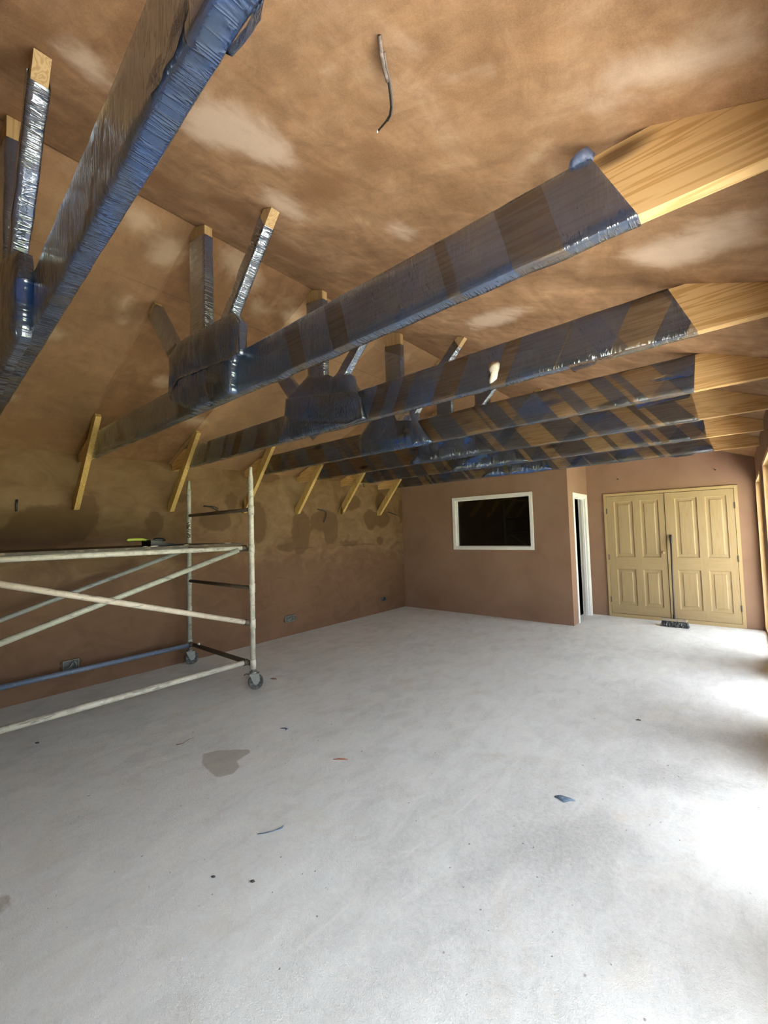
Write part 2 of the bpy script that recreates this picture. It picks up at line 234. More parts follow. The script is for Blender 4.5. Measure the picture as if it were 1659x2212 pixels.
# ------------------------------------------------------------------ materials
def mat_ceiling():
    t = NT('wet_dry_shaded_plaster'); P = t.gen()
    big = t.noise(P, 1.1, 3, .6, .6); mid = t.noise(t.map(P, (3.0, 1.6, 3.0)), 1.6, 5, .62, 1.2)
    streak = t.noise(t.map(P, (1.0, 9.0, 1.0), rot=(0, 0, .25)), 1.5, 5, .65, .8)
    fine = t.noise(P, 260, 2, .6)
    v = t.math('ADD', t.math('MULTIPLY', big, .45), t.math('ADD', t.math('MULTIPLY', mid, .45), t.math('MULTIPLY', streak, .16)))
    col = t.ramp(v, [(.36, (.250, .120, .050)), (.48, (.400, .212, .097)), (.58, (.520, .295, .148)), (.68, (.640, .410, .235))])
    tro = t.noise(t.map(P, (1, 1.5, 1)), 6.5, 7, .7, .6)
    col = t.mix(.34, col, t.ramp(tro, [(.34, (.18, .15, .13)), (.5, (.5, .5, .5)), (.68, (.86, .88, .90))]), 'OVERLAY')
    col = t.mix(t.attr('shade_fall'), t.mix(1.0, col, (.83, .875, .90, 1), 'MULTIPLY'), t.mix(1.0, col, (.50, .445, .375, 1), 'MULTIPLY'))  # light falloff painted in: left slope dimmed, right slope kept brighter
    wob = t.math('MULTIPLY', t.math('SUBTRACT', t.noise(P, 5.5, 4, .6, .5), .5), .9)
    dry = t.step(t.math('ADD', t.attr('dry'), wob), .38, .95)
    damp = t.step(t.math('ADD', t.attr('damp'), wob), .35, .95)
    col = t.mix(t.math('MULTIPLY', damp, .75), col, (0.230, 0.106, 0.038, 1))
    col = t.mix(t.math('MULTIPLY', dry, .85), col, t.mix(t.attr('shade_fall'), (.84, .66, .49, 1), (.57, .43, .285, 1)))
    col = t.mix(.10, col, t.ramp(fine, [(.3, (0.224, 0.112, 0.056)), (.7, (0.896, 0.672, 0.448))]))
    # taped board joints: down the left slope beside each truss and one along it
    xyz = t.n('SeparateXYZ', {0: P}); X, Y = xyz.outputs[0], t.math('ADD', xyz.outputs[1], t.math('MULTIPLY', t.math('SUBTRACT', t.noise(P, 3, 2), .5), .03))
    dmin = t.math('ABSOLUTE', t.math('SUBTRACT', Y, 1.20))
    for yy in (.31, 2.14, 3.11, 4.02, 4.95, 5.93): dmin = t.math('MINIMUM', dmin, t.math('ABSOLUTE', t.math('SUBTRACT', Y, yy)))
    left = t.math('LESS_THAN', X, -2.495)
    jl = t.math('MULTIPLY', t.step(dmin, .016, .002), left)
    jl = t.math('MAXIMUM', jl, t.step(t.math('ABSOLUTE', t.math('ADD', X, 3.02)), .010, .001))
    jl = t.math('MAXIMUM', jl, t.step(t.math('ABSOLUTE', t.math('ADD', X, 2.487)), .020, .003))
    jl = t.math('MULTIPLY', jl, t.step(t.noise(P, 2.2, 2), .36, .56))
    col = t.mix(t.math('MULTIPLY', jl, .50), col, (.10, .045, .015, 1))
    bay = t.n('TexWhiteNoise', {'W': t.math('FLOOR', t.math('MULTIPLY', t.math('SUBTRACT', xyz.outputs[1], .27), 1.065))}, noise_dimensions='1D').outputs[0]
    col = t.mix(t.math('MULTIPLY', left, .30), col, t.mix(bay, (.10, .05, .02, 1), (.46, .32, .18, 1)))
    h = t.math('ADD', t.math('ADD', t.math('MULTIPLY', mid, .7), t.math('MULTIPLY', streak, .5)), t.math('MULTIPLY', jl, -.8))
    return t.done(t.principled(col, .75, t.bump(h, .12, .02), .3))
def mat_left_wall():
    t = NT('patchy_wall_plaster'); P = t.gen()
    big = t.noise(P, .9, 3, .6, .4); mid = t.noise(t.map(P, (2, 2.0, 3.2)), 1.7, 5, .62, 1.0); fine = t.noise(P, 220, 2, .6)
    v = t.math('ADD', t.math('MULTIPLY', big, .5), t.math('MULTIPLY', mid, .5))
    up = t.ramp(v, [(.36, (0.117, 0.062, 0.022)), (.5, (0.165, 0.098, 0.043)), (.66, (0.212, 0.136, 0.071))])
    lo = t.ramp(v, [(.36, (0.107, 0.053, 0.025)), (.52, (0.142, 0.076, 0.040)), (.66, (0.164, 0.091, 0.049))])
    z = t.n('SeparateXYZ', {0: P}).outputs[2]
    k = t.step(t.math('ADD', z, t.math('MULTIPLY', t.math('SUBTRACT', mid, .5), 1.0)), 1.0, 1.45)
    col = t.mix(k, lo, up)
    wob = t.math('MULTIPLY', t.math('SUBTRACT', t.noise(P, 6.5, 5, .65, .4), .5), 1.1)
    damp = t.step(t.math('ADD', t.attr('damp'), wob), .34, .62)
    col = t.mix(t.math('MULTIPLY', damp, .74), col, (.078, .038, .010, 1))
    # raised board joint running along the wall
    jt = t.math('ADD', z, t.math('MULTIPLY', t.noise(P, 2.3, 2), .05))
    seam = t.math('MULTIPLY', t.step(t.math('ABSOLUTE', t.math('SUBTRACT', jt, 1.315)), .016, .004), t.step(t.noise(t.map(P, (1, .7, 1)), 1.6, 2), .46, .58))
    col = t.mix(t.math('MULTIPLY', seam, .5), col, (0.046, 0.020, 0.010, 1))
    col = t.mix(.08, col, t.ramp(fine, [(.3, (0.046, 0.024, 0.010)), (.7, (0.276, 0.184, 0.149))]))
    h = t.math('ADD', t.math('MULTIPLY', mid, .6), t.math('MULTIPLY', seam, .4))
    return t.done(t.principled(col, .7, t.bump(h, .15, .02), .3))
def mat_board():
    t = NT('fresh_pink_brown_plaster'); P = t.gen()
    a = t.noise(P, 1.3, 3, .6, .5); b = t.noise(P, 180, 3, .6)
    v = t.math('ADD', t.math('MULTIPLY', a, .6), t.math('MULTIPLY', b, .4))
    col = t.ramp(v, [(.35, (0.233, 0.139, 0.089)), (.65, (0.311, 0.199, 0.138))])
    return t.done(t.principled(col, .8, t.bump(b, .05, .003), .25))
def mat_floor():
    t = NT('rough_concrete_screed'); P = t.gen()
    wob = t.math('MULTIPLY', t.math('SUBTRACT', t.noise(P, 3.2, 6, .68, .6), .5), .9)
    toned = t.step(t.math('ADD', t.attr('white'), wob), .15, 1.05)
    gy = t.step(t.math('ADD', t.attr('grey'), wob), .35, 1.0)
    cl = t.noise(P, .8, 5, .62, .4); mo = t.noise(t.map(P, (1.7, .9, 1)), 4.5, 6, .68, .7)
    v = t.math('ADD', .5, t.math('MULTIPLY', t.math('SUBTRACT', t.math('ADD', t.math('MULTIPLY', cl, .45), t.math('MULTIPLY', mo, .55)), .5), 1.25))
    base = t.ramp(v, [(.33, (.650, .680, .680)), (.50, (.765, .802, .806)), (.66, (.825, .866, .870))])
    toned_col = t.ramp(v, [(.33, (.520, .545, .555)), (.50, (.610, .638, .650)), (.66, (.690, .720, .732))])  # floor colour toned down by the openings to offset the strong daylight
    col = t.mix(toned, base, toned_col)
    col = t.mix(t.math('MULTIPLY', gy, .5), col, (.390, .410, .415, 1))
    # sand and stone grain
    g1 = t.noise(P, 48, 6, .78); g2 = t.noise(P, 170, 4, .75)
    vor = t.n('TexVoronoi', {'Vector': P, 'Scale': 26.0, 'Randomness': 1.0}).outputs['Distance']
    gr = t.math('ADD', t.math('MULTIPLY', g1, .6), t.math('MULTIPLY', g2, .4))
    col = t.mix(.34, col, t.ramp(gr, [(.36, (.12, .11, .10)), (.5, (.5, .5, .5)), (.66, (.9, .9, .9))]), 'OVERLAY')
    # dark specks and pits
    cluster = t.step(t.noise(P, 1.6, 3, .6), .46, .66)
    sp = t.math('MULTIPLY', t.step(vor, .13, .06), t.math('MULTIPLY', t.step(t.noise(P, 14, 2), .50, .60), cluster))
    col = t.mix(t.math('MULTIPLY', sp, .75), col, (.14, .14, .145, 1))
    col = t.mix(t.math('MULTIPLY', t.step(t.noise(P, 2.4, 4, .6, 1), .54, .74), .22), col, (.66, .55, .40, 1))
    # straight drag lines left in the screed and scattered specks
    xy = t.n('SeparateXYZ', {0: P}); px_, py_ = xy.outputs[0], xy.outputs[1]
    wv = t.math('MULTIPLY', t.math('SUBTRACT', t.noise(P, 2.5, 2), .5), .03)
    ln = None
    for x0_, k_, w_ in ((-2.3459, .1108, .008), (-3.224, .0796, .006), (-2.280, .0863, .005), (-3.886, .482, .005), (-1.3834, .0811, .010)):
        d_ = t.math('ABSOLUTE', t.math('ADD', t.math('SUBTRACT', t.math('SUBTRACT', px_, x0_), t.math('MULTIPLY', py_, k_)), wv))
        s_ = t.step(d_, w_, w_*.25); ln = s_ if ln is None else t.math('MAXIMUM', ln, s_)
    ln = t.math('MULTIPLY', ln, t.step(t.noise(P, 3.1, 3), .42, .58))
    col = t.mix(t.math('MULTIPLY', ln, .55), col, (.80, .81, .80, 1))
    v2 = t.n('TexVoronoi', {'Vector': t.map(P, (1, .8, 1)), 'Scale': 17.0}); rnd_ = t.n('SeparateColor', {0: v2.outputs['Color']})
    s2 = t.math('MULTIPLY', t.step(v2.outputs['Distance'], t.math('ADD', .05, t.math('MULTIPLY', rnd_.outputs[1], .10)), .03), t.step(rnd_.outputs[0], .86, .87))
    col = t.mix(t.math('MULTIPLY', s2, .8), col, t.mix(rnd_.outputs[2], (.10, .10, .13, 1), (.22, .17, .15, 1)))
    st = t.step(t.math('ADD', t.attr('stain'), t.math('MULTIPLY', t.math('SUBTRACT', t.noise(P, 11, 5, .65, .8), .5), .45)), .40, .60)
    col = t.mix(t.math('MULTIPLY', st, .46), col, (.225, .175, .105, 1))
    h = t.math('ADD', t.math('MULTIPLY', gr, t.math('SUBTRACT', 1.0, t.math('MULTIPLY', toned, .5))), t.math('MULTIPLY', sp, -.6))
    h = t.math('ADD', h, t.math('MULTIPLY', mo, .25))
    return t.done(t.principled(col, .62, t.bump(h, .62, .020), .35))
def mat_wood(name, c0, c1, c2, axis='x', scale=1.0, seed=0.0, knots=True, rough=.6):
    t = NT(name); P = t.map(t.gen(), loc=(seed, seed*.7, seed*1.3))
    s = {'x': (.8, 21, 21), 'y': (21, .8, 21), 'z': (21, 21, .8)}[axis]
    s = tuple(v*scale for v in s)
    w = t.noise(P, 1.6, 2)
    ringv = t.noise(t.map(P, s), 1.0, 2, .45, .45)
    rings = t.math('SINE', t.math('MULTIPLY', ringv, 66.0))
    rg = t.step(rings, -.3, .95)
    fib = t.noise(t.map(P, tuple(v*7 for v in s)), 1.0, 3, .6)
    col = t.mix(rg, c0, c1); col = t.mix(t.math('MULTIPLY', t.step(fib, .5, .75), .30), col, c2)
    col = t.mix(t.math('MULTIPLY', t.step(w, .5, .7), .25), col, c2)
    if knots:
        ks = {'x': (1.6, 5, 5), 'y': (5, 1.6, 5), 'z': (5, 5, 1.6)}[axis]
        kd = t.n('TexVoronoi', {'Vector': t.map(P, tuple(v*scale for v in ks)), 'Scale': 1.0}).outputs['Distance']
        k = t.step(kd, .20, .08)
        col = t.mix(t.math('MULTIPLY', k, .85), col, (.055, .025, .010, 1))
    return t.done(t.principled(col, rough, t.bump(t.math('ADD', rg, fib), .06, .004), .3))
def mat_film(name, seed=0.0, slant=.6, freq=7.0, lo=.38, hi=.50, blue=.5, crinkle=.5, n_=7.0, gloss=1.0, clear=1.0, base_d=0.0):
    """blue polythene: thin, see-through, in turns that overlap into darker bands. uv = (metres along, metres round)"""
    t = NT(name); U = t.uv(); s = t.n('SeparateXYZ', {0: U})
    u = t.math('ADD', s.outputs[0], t.math('MULTIPLY', s.outputs[1], slant))
    n1 = t.noise(t.math('ADD', u, seed), freq, 1.2, .5, 0, '1D')
    n2 = t.noise(t.math('ADD', t.math('SUBTRACT', u, t.math('MULTIPLY', s.outputs[1], slant*2.2)), seed*2+3.3), freq*.55, 1, .5, 0, '1D')
    band = t.step(n1, lo, lo+.012); band2 = t.step(n2, hi, hi+.012)
    patch = t.step(t.noise(t.map(U, (2.2, 5, 1), (seed, 0, 0)), 1.0, 3, .6), .50, .66)
    dens = t.math('ADD', t.math('MULTIPLY', band, .48), t.math('MULTIPLY', band2, .22))
    dens = t.math('ADD', dens, t.math('MULTIPLY', patch, .10*blue*2), clamp=True)
    dens = t.math('ADD', t.math('MULTIPLY', dens, clear), base_d)
    tint = t.ramp(dens, [(0, (.88, .85, .82)), (.45, (.31, .33, .37)), (1, (.075, .10, .17))])
    deep = t.math('MULTIPLY', patch, blue)
    body = t.mix(dens, (.13, .15, .19, 1), (.032, .070, .180, 1)); body = t.mix(deep, body, (.020, .090, .36, 1))
    # tension creases: two families of long fine ridges
    c1 = t.noise(t.map(U, (52, 4, 1), (seed, 0, 0), (0, 0, slant*.9)), 1.0, 3, .6, .9)
    c2 = t.noise(t.map(U, (38, 5, 1), (seed*3, 0, 0), (0, 0, -.8)), 1.0, 2, .6, .9)
    cr = t.math('ADD', t.math('ABSOLUTE', t.math('SUBTRACT', c1, .5)), t.math('ABSOLUTE', t.math('SUBTRACT', c2, .5)))
    wr = t.noise(U, 16, 5, .6, .6)
    sparse = t.step(t.noise(U, 5.5, 2, .5), .50, .66)
    ridge = t.math('POWER', t.math('SUBTRACT', 1.0, t.math('MULTIPLY', t.math('ABSOLUTE', t.math('SUBTRACT', c1, .5)), 5.0), True), 6.0)
    ridge = t.math('MULTIPLY', ridge, sparse)
    ridge2 = t.math('POWER', t.math('SUBTRACT', 1.0, t.math('MULTIPLY', t.math('ABSOLUTE', t.math('SUBTRACT', c2, .5)), 5.0), True), 8.0)
    ridge2 = t.math('MULTIPLY', ridge2, t.math('SUBTRACT', 1.0, sparse))
    nrm = t.bump(t.math('ADD', t.math('MULTIPLY', t.math('ADD', ridge, ridge2), .50), t.math('MULTIPLY', wr, .55)), crinkle, .03)
    tr = t.n('BsdfTransparent', {0: tint}).outputs[0]
    di = t.n('BsdfDiffuse', {0: body, 'Normal': nrm}).outputs[0]
    fac = t.math('ADD', t.math('ADD', .08, t.math('MULTIPLY', dens, .46)), t.math('MULTIPLY', deep, .30), clamp=True)
    base = t.n('MixShader', {0: fac, 1: tr, 2: di}).outputs[0]
    gl = t.n('BsdfGlossy', {0: (.84, .93, 1, 1), 1: .16, 'Normal': nrm}).outputs[0]
    # loose sheets lying over one another mirror more than a single one: R_n = nR/(1+(n-1)R)
    R = t.n('Fresnel', {0: 1.5}).outputs[0]
    n_ = t.math('ADD', 2.0*gloss, t.math('MULTIPLY', t.math('ADD', dens, t.math('MULTIPLY', ridge, .5)), n_*gloss))
    fr = t.math('DIVIDE', t.math('MULTIPLY', R, n_), t.math('ADD', 1.0, t.math('MULTIPLY', R, t.math('SUBTRACT', n_, 1.0))), clamp=True)
    return t.done(t.n('MixShader', {0: fr, 1: base, 2: gl}).outputs[0])
def mat_plain(name, col, rough=.5, metal=0.0, spec=.5, var=.0, scale=20, bump=0.0, col2=None):
    t = NT(name)
    if var or bump:
        P = t.gen(); n = t.noise(P, scale, 5, .65, .4)
        c2 = col2 or tuple(v*.45 for v in col[:3])+(1,)
        k = t.step(n, .5-.02, .72)
        c = t.mix(t.math('MULTIPLY', k, var), col, c2)
        return t.done(t.principled(c, rough, t.bump(n, bump, .01) if bump else None, spec, metal))
    return t.done(t.principled(col, rough, None, spec, metal))
def mat_paint_pipe(name, base, worn, splash):
    t = NT(name); P = t.gen()
    a = t.noise(P, 9, 5, .65, .4); b = t.noise(P, 38, 4, .7); st = t.noise(t.map(P, (30, 4, 30)), 1.4, 3, .6)
    c = t.mix(t.math('MULTIPLY', t.step(a, .48, .62), .6), base, worn)
    c = t.mix(t.math('MULTIPLY', t.step(b, .60, .66), .55), c, splash)
    c = t.mix(t.math('MULTIPLY', t.step(st, .57, .66), .6), c, (.10, .095, .085, 1))
    return t.done(t.principled(c, .42, t.bump(t.math('ADD', a, b), .18, .004), .5))
def mat_glass(name):
    t = NT(name)
    tr = t.n('BsdfTransparent', {0: (.55, .55, .55, 1)}).outputs[0]
    gl = t.n('BsdfGlossy', {0: (.9, .9, .9, 1), 1: .02}).outputs[0]
    fr = t.n('Fresnel', {0: 1.45}).outputs[0]
    return t.done(t.n('MixShader', {0: fr, 1: tr, 2: gl}).outputs[0])

M_ceil, M_lwall, M_board, M_floor = mat_ceiling(), mat_left_wall(), mat_board(), mat_floor()
PINE = ((.74, .50, .225, 1), (.58, .345, .125, 1), (.82, .60, .31, 1))
M_tie = [mat_wood('sawn_pine_tie_%s' % 'abcdefg'[i], PINE[0], PINE[1], PINE[2], 'x', 1.0, i*3.7+.4) for i in range(7)]
M_web = mat_wood('sawn_pine_web', (.48, .34, .16, 1), (.38, .245, .10, 1), (.54, .40, .20, 1), 'z', 1.0, 1.3)
M_brace = mat_wood('yellow_pine_brace', (.52, .36, .135, 1), (.42, .27, .085, 1), (.60, .44, .20, 1), 'z', .9, 5.1)
M_doorv = mat_wood('pale_pine_door', (0.355, 0.266, 0.145, 1), (0.327, 0.237, 0.122, 1), (0.394, 0.306, 0.182, 1), 'z', .9, 2.2, False, .45)
M_doorh = mat_wood('pale_pine_rail', (0.355, 0.266, 0.145, 1), (0.327, 0.237, 0.122, 1), (0.394, 0.306, 0.182, 1), 'x', .9, 7.7, False, .45)
M_frame = mat_wood('pale_pine_frame', (0.408, 0.303, 0.158, 1), (0.388, 0.283, 0.141, 1), (0.439, 0.341, 0.202, 1), 'z', 1.0, 9.2, False, .5)
M_postw = mat_wood('new_timber_post', (.70, .50, .27, 1), (.60, .40, .19, 1), (.72, .53, .30, 1), 'z', 1.0, 4.2, True, .5)
M_white = mat_plain('white_gloss_paint', (.78, .78, .75, 1), .35, var=.12, scale=6)
M_black = mat_plain('black_plastic', (.012, .012, .013, 1), .42)
M_dark = mat_plain('painted_dark_interior', (.020, .015, .010, 1), .9, var=.2, scale=3)
M_glass = mat_glass('window_glass')
M_steel = mat_plain('galvanised_steel', (.26, .275, .26, 1), .42, .6, var=.5, scale=50, bump=.1)
M_rust = mat_plain('rusty_brown_tube', (.085, .066, .048, 1), .55, .2, var=.5, scale=30, col2=(.17, .13, .09, 1), bump=.1)
M_pipe = mat_paint_pipe('cream_splashed_tube', (.52, .51, .45, 1), (.29, .28, .235, 1), (.74, .73, .68, 1))
M_pipe2 = mat_paint_pipe('grey_green_tube', (.37, .385, .335, 1), (.25, .26, .22, 1), (.66, .66, .58, 1))
M_pipe3 = mat_paint_pipe('pinkish_white_tube', (.60, .545, .475, 1), (.44, .385, .32, 1), (.74, .71, .66, 1))
M_blue = mat_paint_pipe('blue_painted_tube', (.135, .185, .29, 1), (.19, .225, .30, 1), (.36, .40, .45, 1))
M_wheel = mat_plain('dusty_rubber', (.045, .048, .048, 1), .7, var=.55, scale=45, col2=(.34, .34, .33, 1))
M_whitesplash = mat_plain('dried_white_plaster', (.80, .77, .68, 1), .7, var=.3, scale=40, col2=(.62, .52, .38, 1), bump=.4)
# ------------------------------------------------------------------ setting
def make_ceiling():
    fd, fw = blob_field(CEIL_R_DRY, .10), blob_field(CEIL_R_DAMP, .14)
    ld, lw = blob_field(CEIL_L_DRY, .10), blob_field(CEIL_L_DAMP, .14)
    bm = bmesh.new(); ys = frange(Y_BACK, Y_PART+.2, .055)+frange(Y_PART+.2, Y_STORE, .4)[1:]
    def near(f): return lambda x, y: f((x, y)) if y > 0 else 0.0
    grid_slab(bm, lambda x, y: (x, y, ceil_z(x)), frange(XL-.12, RIDGE_X, .055), ys, (-SL*.6, 0, 1), .14, {'dry': lambda x, y: max(near(ld)(x, y), .50*max(0, 1-abs(x+2.68)/.28)), 'damp': near(lw), 'shade_fall': lambda x, y: 1.0})
    grid_slab(bm, lambda x, y: (x, y, ceil_z(x)), frange(RIDGE_X, XR+.12, .055)+[XR+.38], ys, (SL*.6, 0, 1), .14, {'dry': near(fd), 'damp': lambda x, y: max(near(fw)(x, y), .62*max(0, 1-abs(x+2.30)/.26)), 'shade_fall': lambda x, y: min(1, max(0, .55-(x-RIDGE_X)/1.6))})  # outermost strip is an unseen eave added to cut high sky light
    return struct('ceiling', bm, M_ceil)
make_ceiling()
def make_floor():
    w_, g_, s_ = blob_field(FLOOR_TONED_DOWN, .45), blob_field(FLOOR_GREY, .16), blob_field(FLOOR_STAIN, .03)
    bm = bmesh.new()
    xs = frange(XL-.1, -3.1, .08)+frange(-3.1, -2.3, .02)[1:]+frange(-2.3, XR+.12, .035)[1:]
    ys = frange(Y_BACK, 0, .15)+frange(0, 1.25, .035)[1:]+frange(1.25, 1.75, .02)[1:]+frange(1.75, 2.6, .035)[1:]+frange(2.6, Y_STORE, .08)[1:]
    grid_slab(bm, lambda x, y: (x, y, 0), xs, ys, (0, 0, -1), .12, {'white': lambda x, y: w_((x, y)), 'grey': lambda x, y: g_((x, y)), 'stain': lambda x, y: s_((x, y))})  # the white mask marks the floor darkened against daylight from the openings
    return struct('floor', bm, M_floor)
make_floor()
def make_wall_left():
    f = blob_field(WALL_DAMP, .07); bm = bmesh.new()
    grid_slab(bm, lambda y, z: (XL, y, z), frange(Y_BACK, 0, .3)+frange(0, Y_PART, .05)[1:], frange(0, EAVE, .05), (-1, 0, 0), .12, {'damp': lambda y, z: f((y, z))})
    return struct('wall_left', bm, M_lwall)
make_wall_left()
# wall of the built-in store, with a hatch window
WX0, WX1, WZ0, WZ1 = -4.03, -2.535, 1.143, 2.09
bm = bmesh.new(); PT = .10
box(bm, XL, WX0, Y_PART, Y_PART+PT, 0, EAVE)
box(bm, WX1, X_SIDE, Y_PART, Y_PART+PT, 0, EAVE)
box(bm, WX0, WX1, Y_PART, Y_PART+PT, 0, WZ0); box(bm, WX0, WX1, Y_PART, Y_PART+PT, WZ1, EAVE)
prism(bm, [(XL, EAVE), (X_SIDE, EAVE), (X_SIDE, ceil_z(X_SIDE)), (RIDGE_X, RIDGE_Z), ], 'y', Y_PART, Y_PART+PT)
struct('wall_partition', bm, M_board)
# end wall with the double doors
DX0, DX1, DZ = -1.73, .005, 2.03
bm = bmesh.new()
box(bm, X_SIDE-.1, DX0, Y_END, Y_END+.12, 0, EAVE); box(bm, DX1, XR, Y_END, Y_END+.12, 0, EAVE); box(bm, DX0, DX1, Y_END, Y_END+.12, DZ, EAVE)
prism(bm, [(X_SIDE-.1, EAVE), (XR, EAVE), (X_SIDE-.1, ceil_z(X_SIDE-.1))], 'y', Y_END, Y_END+.12)
struct('wall_back', bm, M_board)
# return wall of the store with its doorway
SY0, SY1, SZ = 6.99, 7.68, 2.0
bm = bmesh.new()
box(bm, X_SIDE-.1, X_SIDE, Y_PART+PT, SY0, 0, SZ); box(bm, X_SIDE-.1, X_SIDE, SY1, Y_END, 0, SZ)
prism(bm, [(X_SIDE-.1, SZ), (X_SIDE, SZ), (X_SIDE, ceil_z(X_SIDE)), (X_SIDE-.1, ceil_z(X_SIDE-.1))], 'y', Y_PART+PT, Y_END)
struct('wall_side', bm, M_board)
# store interior behind hatch and doorway, its lack of light painted near-black
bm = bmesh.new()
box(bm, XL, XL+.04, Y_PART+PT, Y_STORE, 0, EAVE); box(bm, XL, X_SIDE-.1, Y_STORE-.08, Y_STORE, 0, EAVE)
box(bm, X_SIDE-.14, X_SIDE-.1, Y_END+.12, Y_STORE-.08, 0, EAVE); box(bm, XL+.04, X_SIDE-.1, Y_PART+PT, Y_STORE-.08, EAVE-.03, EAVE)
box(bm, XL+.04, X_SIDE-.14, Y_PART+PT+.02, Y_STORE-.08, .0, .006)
box(bm, DX0, DX1, Y_END+.10, Y_END+.12, 0, DZ)  # added near-black sheet that darkens the gaps round the double doors
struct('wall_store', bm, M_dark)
# hatch window: white lining, beads and a pane
win = empty('window_1', (WX0, Y_PART, WZ0), 'white framed hatch window with dark glass in the brown partition', 'window', kind='structure')
bm = bmesh.new(); fw = .055
for a in ((WX0, WX0+fw, WZ0, WZ1), (WX1-fw, WX1, WZ0, WZ1), (WX0+fw, WX1-fw, WZ0, WZ0+fw), (WX0+fw, WX1-fw, WZ1-fw, WZ1)):
    box(bm, a[0], a[1], Y_PART-.012, Y_PART+PT, a[2], a[3])
build('window_frame', bm, M_white, win, bevel=.003)
bm = bmesh.new(); i = fw; b = .022
for a in ((WX0+i, WX0+i+b, WZ0+i, WZ1-i), (WX1-i-b, WX1-i, WZ0+i, WZ1-i), (WX0+i+b, WX1-i-b, WZ0+i, WZ0+i+b*.5), (WX0+i+b, WX1-i-b, WZ1-i-b*.5, WZ1-i)):
    box(bm, a[0], a[1], Y_PART+.045, Y_PART+.07, a[2], a[3])
build('glazing_bead', bm, M_white, win)
build('glass_pane', B(WX0+i, WX1-i, Y_PART+.071, Y_PART+.077, WZ0+i, WZ1-i), M_glass, win)
# doorway of the store
d2 = empty('door_2', (X_SIDE, SY0, 0), 'white painted door lining of the open dark doorway beside the partition', 'door', kind='structure')
bm = bmesh.new(); jt = .03
box(bm, X_SIDE-.115, X_SIDE+.004, SY1-jt, SY1, 0, SZ); box(bm, X_SIDE-.115, X_SIDE+.004, SY0, SY0+jt, 0, SZ); box(bm, X_SIDE-.115, X_SIDE+.004, SY0+jt, SY1-jt, SZ-jt, SZ)
build('door_lining', bm, M_white, d2)
bm = bmesh.new()
box(bm, X_SIDE-.07, X_SIDE-.03, SY1-jt-.013, SY1-jt, 0, SZ-jt); box(bm, X_SIDE-.07, X_SIDE-.03, SY0+jt, SY0+jt+.013, 0, SZ-jt); box(bm, X_SIDE-.07, X_SIDE-.03, SY0+jt+.013, SY1-jt-.013, SZ-jt-.013, SZ-jt)
build('door_stop', bm, M_white, d2)
bm = bmesh.new(); aw = .05
for y0, y1, z0, z1 in ((SY1-.012, SY1+aw, 0, SZ+aw-.01), (SY0-aw, SY0+.012, 0, SZ+aw-.01), (SY0+.012, SY1-.012, SZ-.012, SZ+aw-.01)):
    box(bm, X_SIDE, X_SIDE+.016, y0, y1, z0, z1)
build('architrave', bm, M_white, d2, bevel=.004)
# right-hand wall: lintel and piers between the daylight openings
bm = bmesh.new()
box(bm, XR, XR+.13, Y_BACK, Y_END+.12, HEAD, EAVE)
e = [Y_BACK]+[v for o in OPENINGS for v in o]+[Y_END+.12]
for a, b in zip(e[0::2], e[1::2]): box(bm, XR, XR+.13, a, b, 0, HEAD)
struct('wall_right', bm, M_board)
for k, (a, b) in enumerate(OPENINGS):
    r = empty('window_%d' % (k+2), (XR+.05, (a+b)/2, 0), ['bare timber frame of the opening nearest the viewer', 'bare timber frame of the second daylight opening', 'bare timber frame of the third daylight opening', 'pale timber frame of the opening beside the double doors'][k], 'window', kind='structure')
    bm = bmesh.new(); tk = .035
    box(bm, XR-.012, XR+.15, b-tk, b, .02, HEAD); box(bm, XR-.012, XR+.15, a, a+tk, .02, HEAD); box(bm, XR-.012, XR+.15, a+tk, b-tk, HEAD-tk, HEAD)
    build('window_lining', bm, M_postw, r)
    bm = bmesh.new(); box(bm, XR+.04, XR+.10, b-tk-.065, b-tk, .05, HEAD-tk); box(bm, XR+.04, XR+.10, a+tk, a+tk+.065, .05, HEAD-tk)
    box(bm, XR+.04, XR+.10, a+tk+.065, b-tk-.065, HEAD-tk-.065, HEAD-tk); box(bm, XR+.0, XR+.13, a+tk, b-tk, 0.0, .05)
    build('window_frame', bm, M_postw, r)
# wall behind the viewer
bm = bmesh.new()
box(bm, XL-.12, XR+.13, Y_BACK-.12, Y_BACK, 0, EAVE)
prism(bm, [(XL, EAVE), (XR, EAVE), (RIDGE_X, RIDGE_Z)], 'y', Y_BACK-.12, Y_BACK)
struct('wall_front', bm, M_lwall)
# lawn outside
t_ = NT('lawn'); n_ = t_.noise(t_.gen(), 3, 5, .6)
M_lawn = t_.done(t_.principled(t_.ramp(n_, [(.35, (.17, .19, .085)), (.65, (.28, .305, .145))]), .9))
bm = bmesh.new(); box(bm, 3.4, 40, -30, 40, -.25, -.1); box(bm, XR+.13, 3.4, 12, 40, -.25, -.1); box(bm, XR+.13, 3.4, -30, Y_BACK-4, -.25, -.1)
struct('ground_lawn', bm, M_lawn)
t_ = NT('pale_bounce_paving'); n_ = t_.noise(t_.gen(), 6, 5, .6)
M_bounce = t_.done(t_.principled(t_.ramp(n_, [(.35, (.42, .40, .37)), (.65, (.55, .53, .50))]), .85))
bm = bmesh.new(); box(bm, XR+.13, 3.4, Y_BACK-4, 12, -.25, -.08)  # unseen pale ground added to bounce daylight up to the ceiling
struct('ground_bounce_paving', bm, M_bounce)

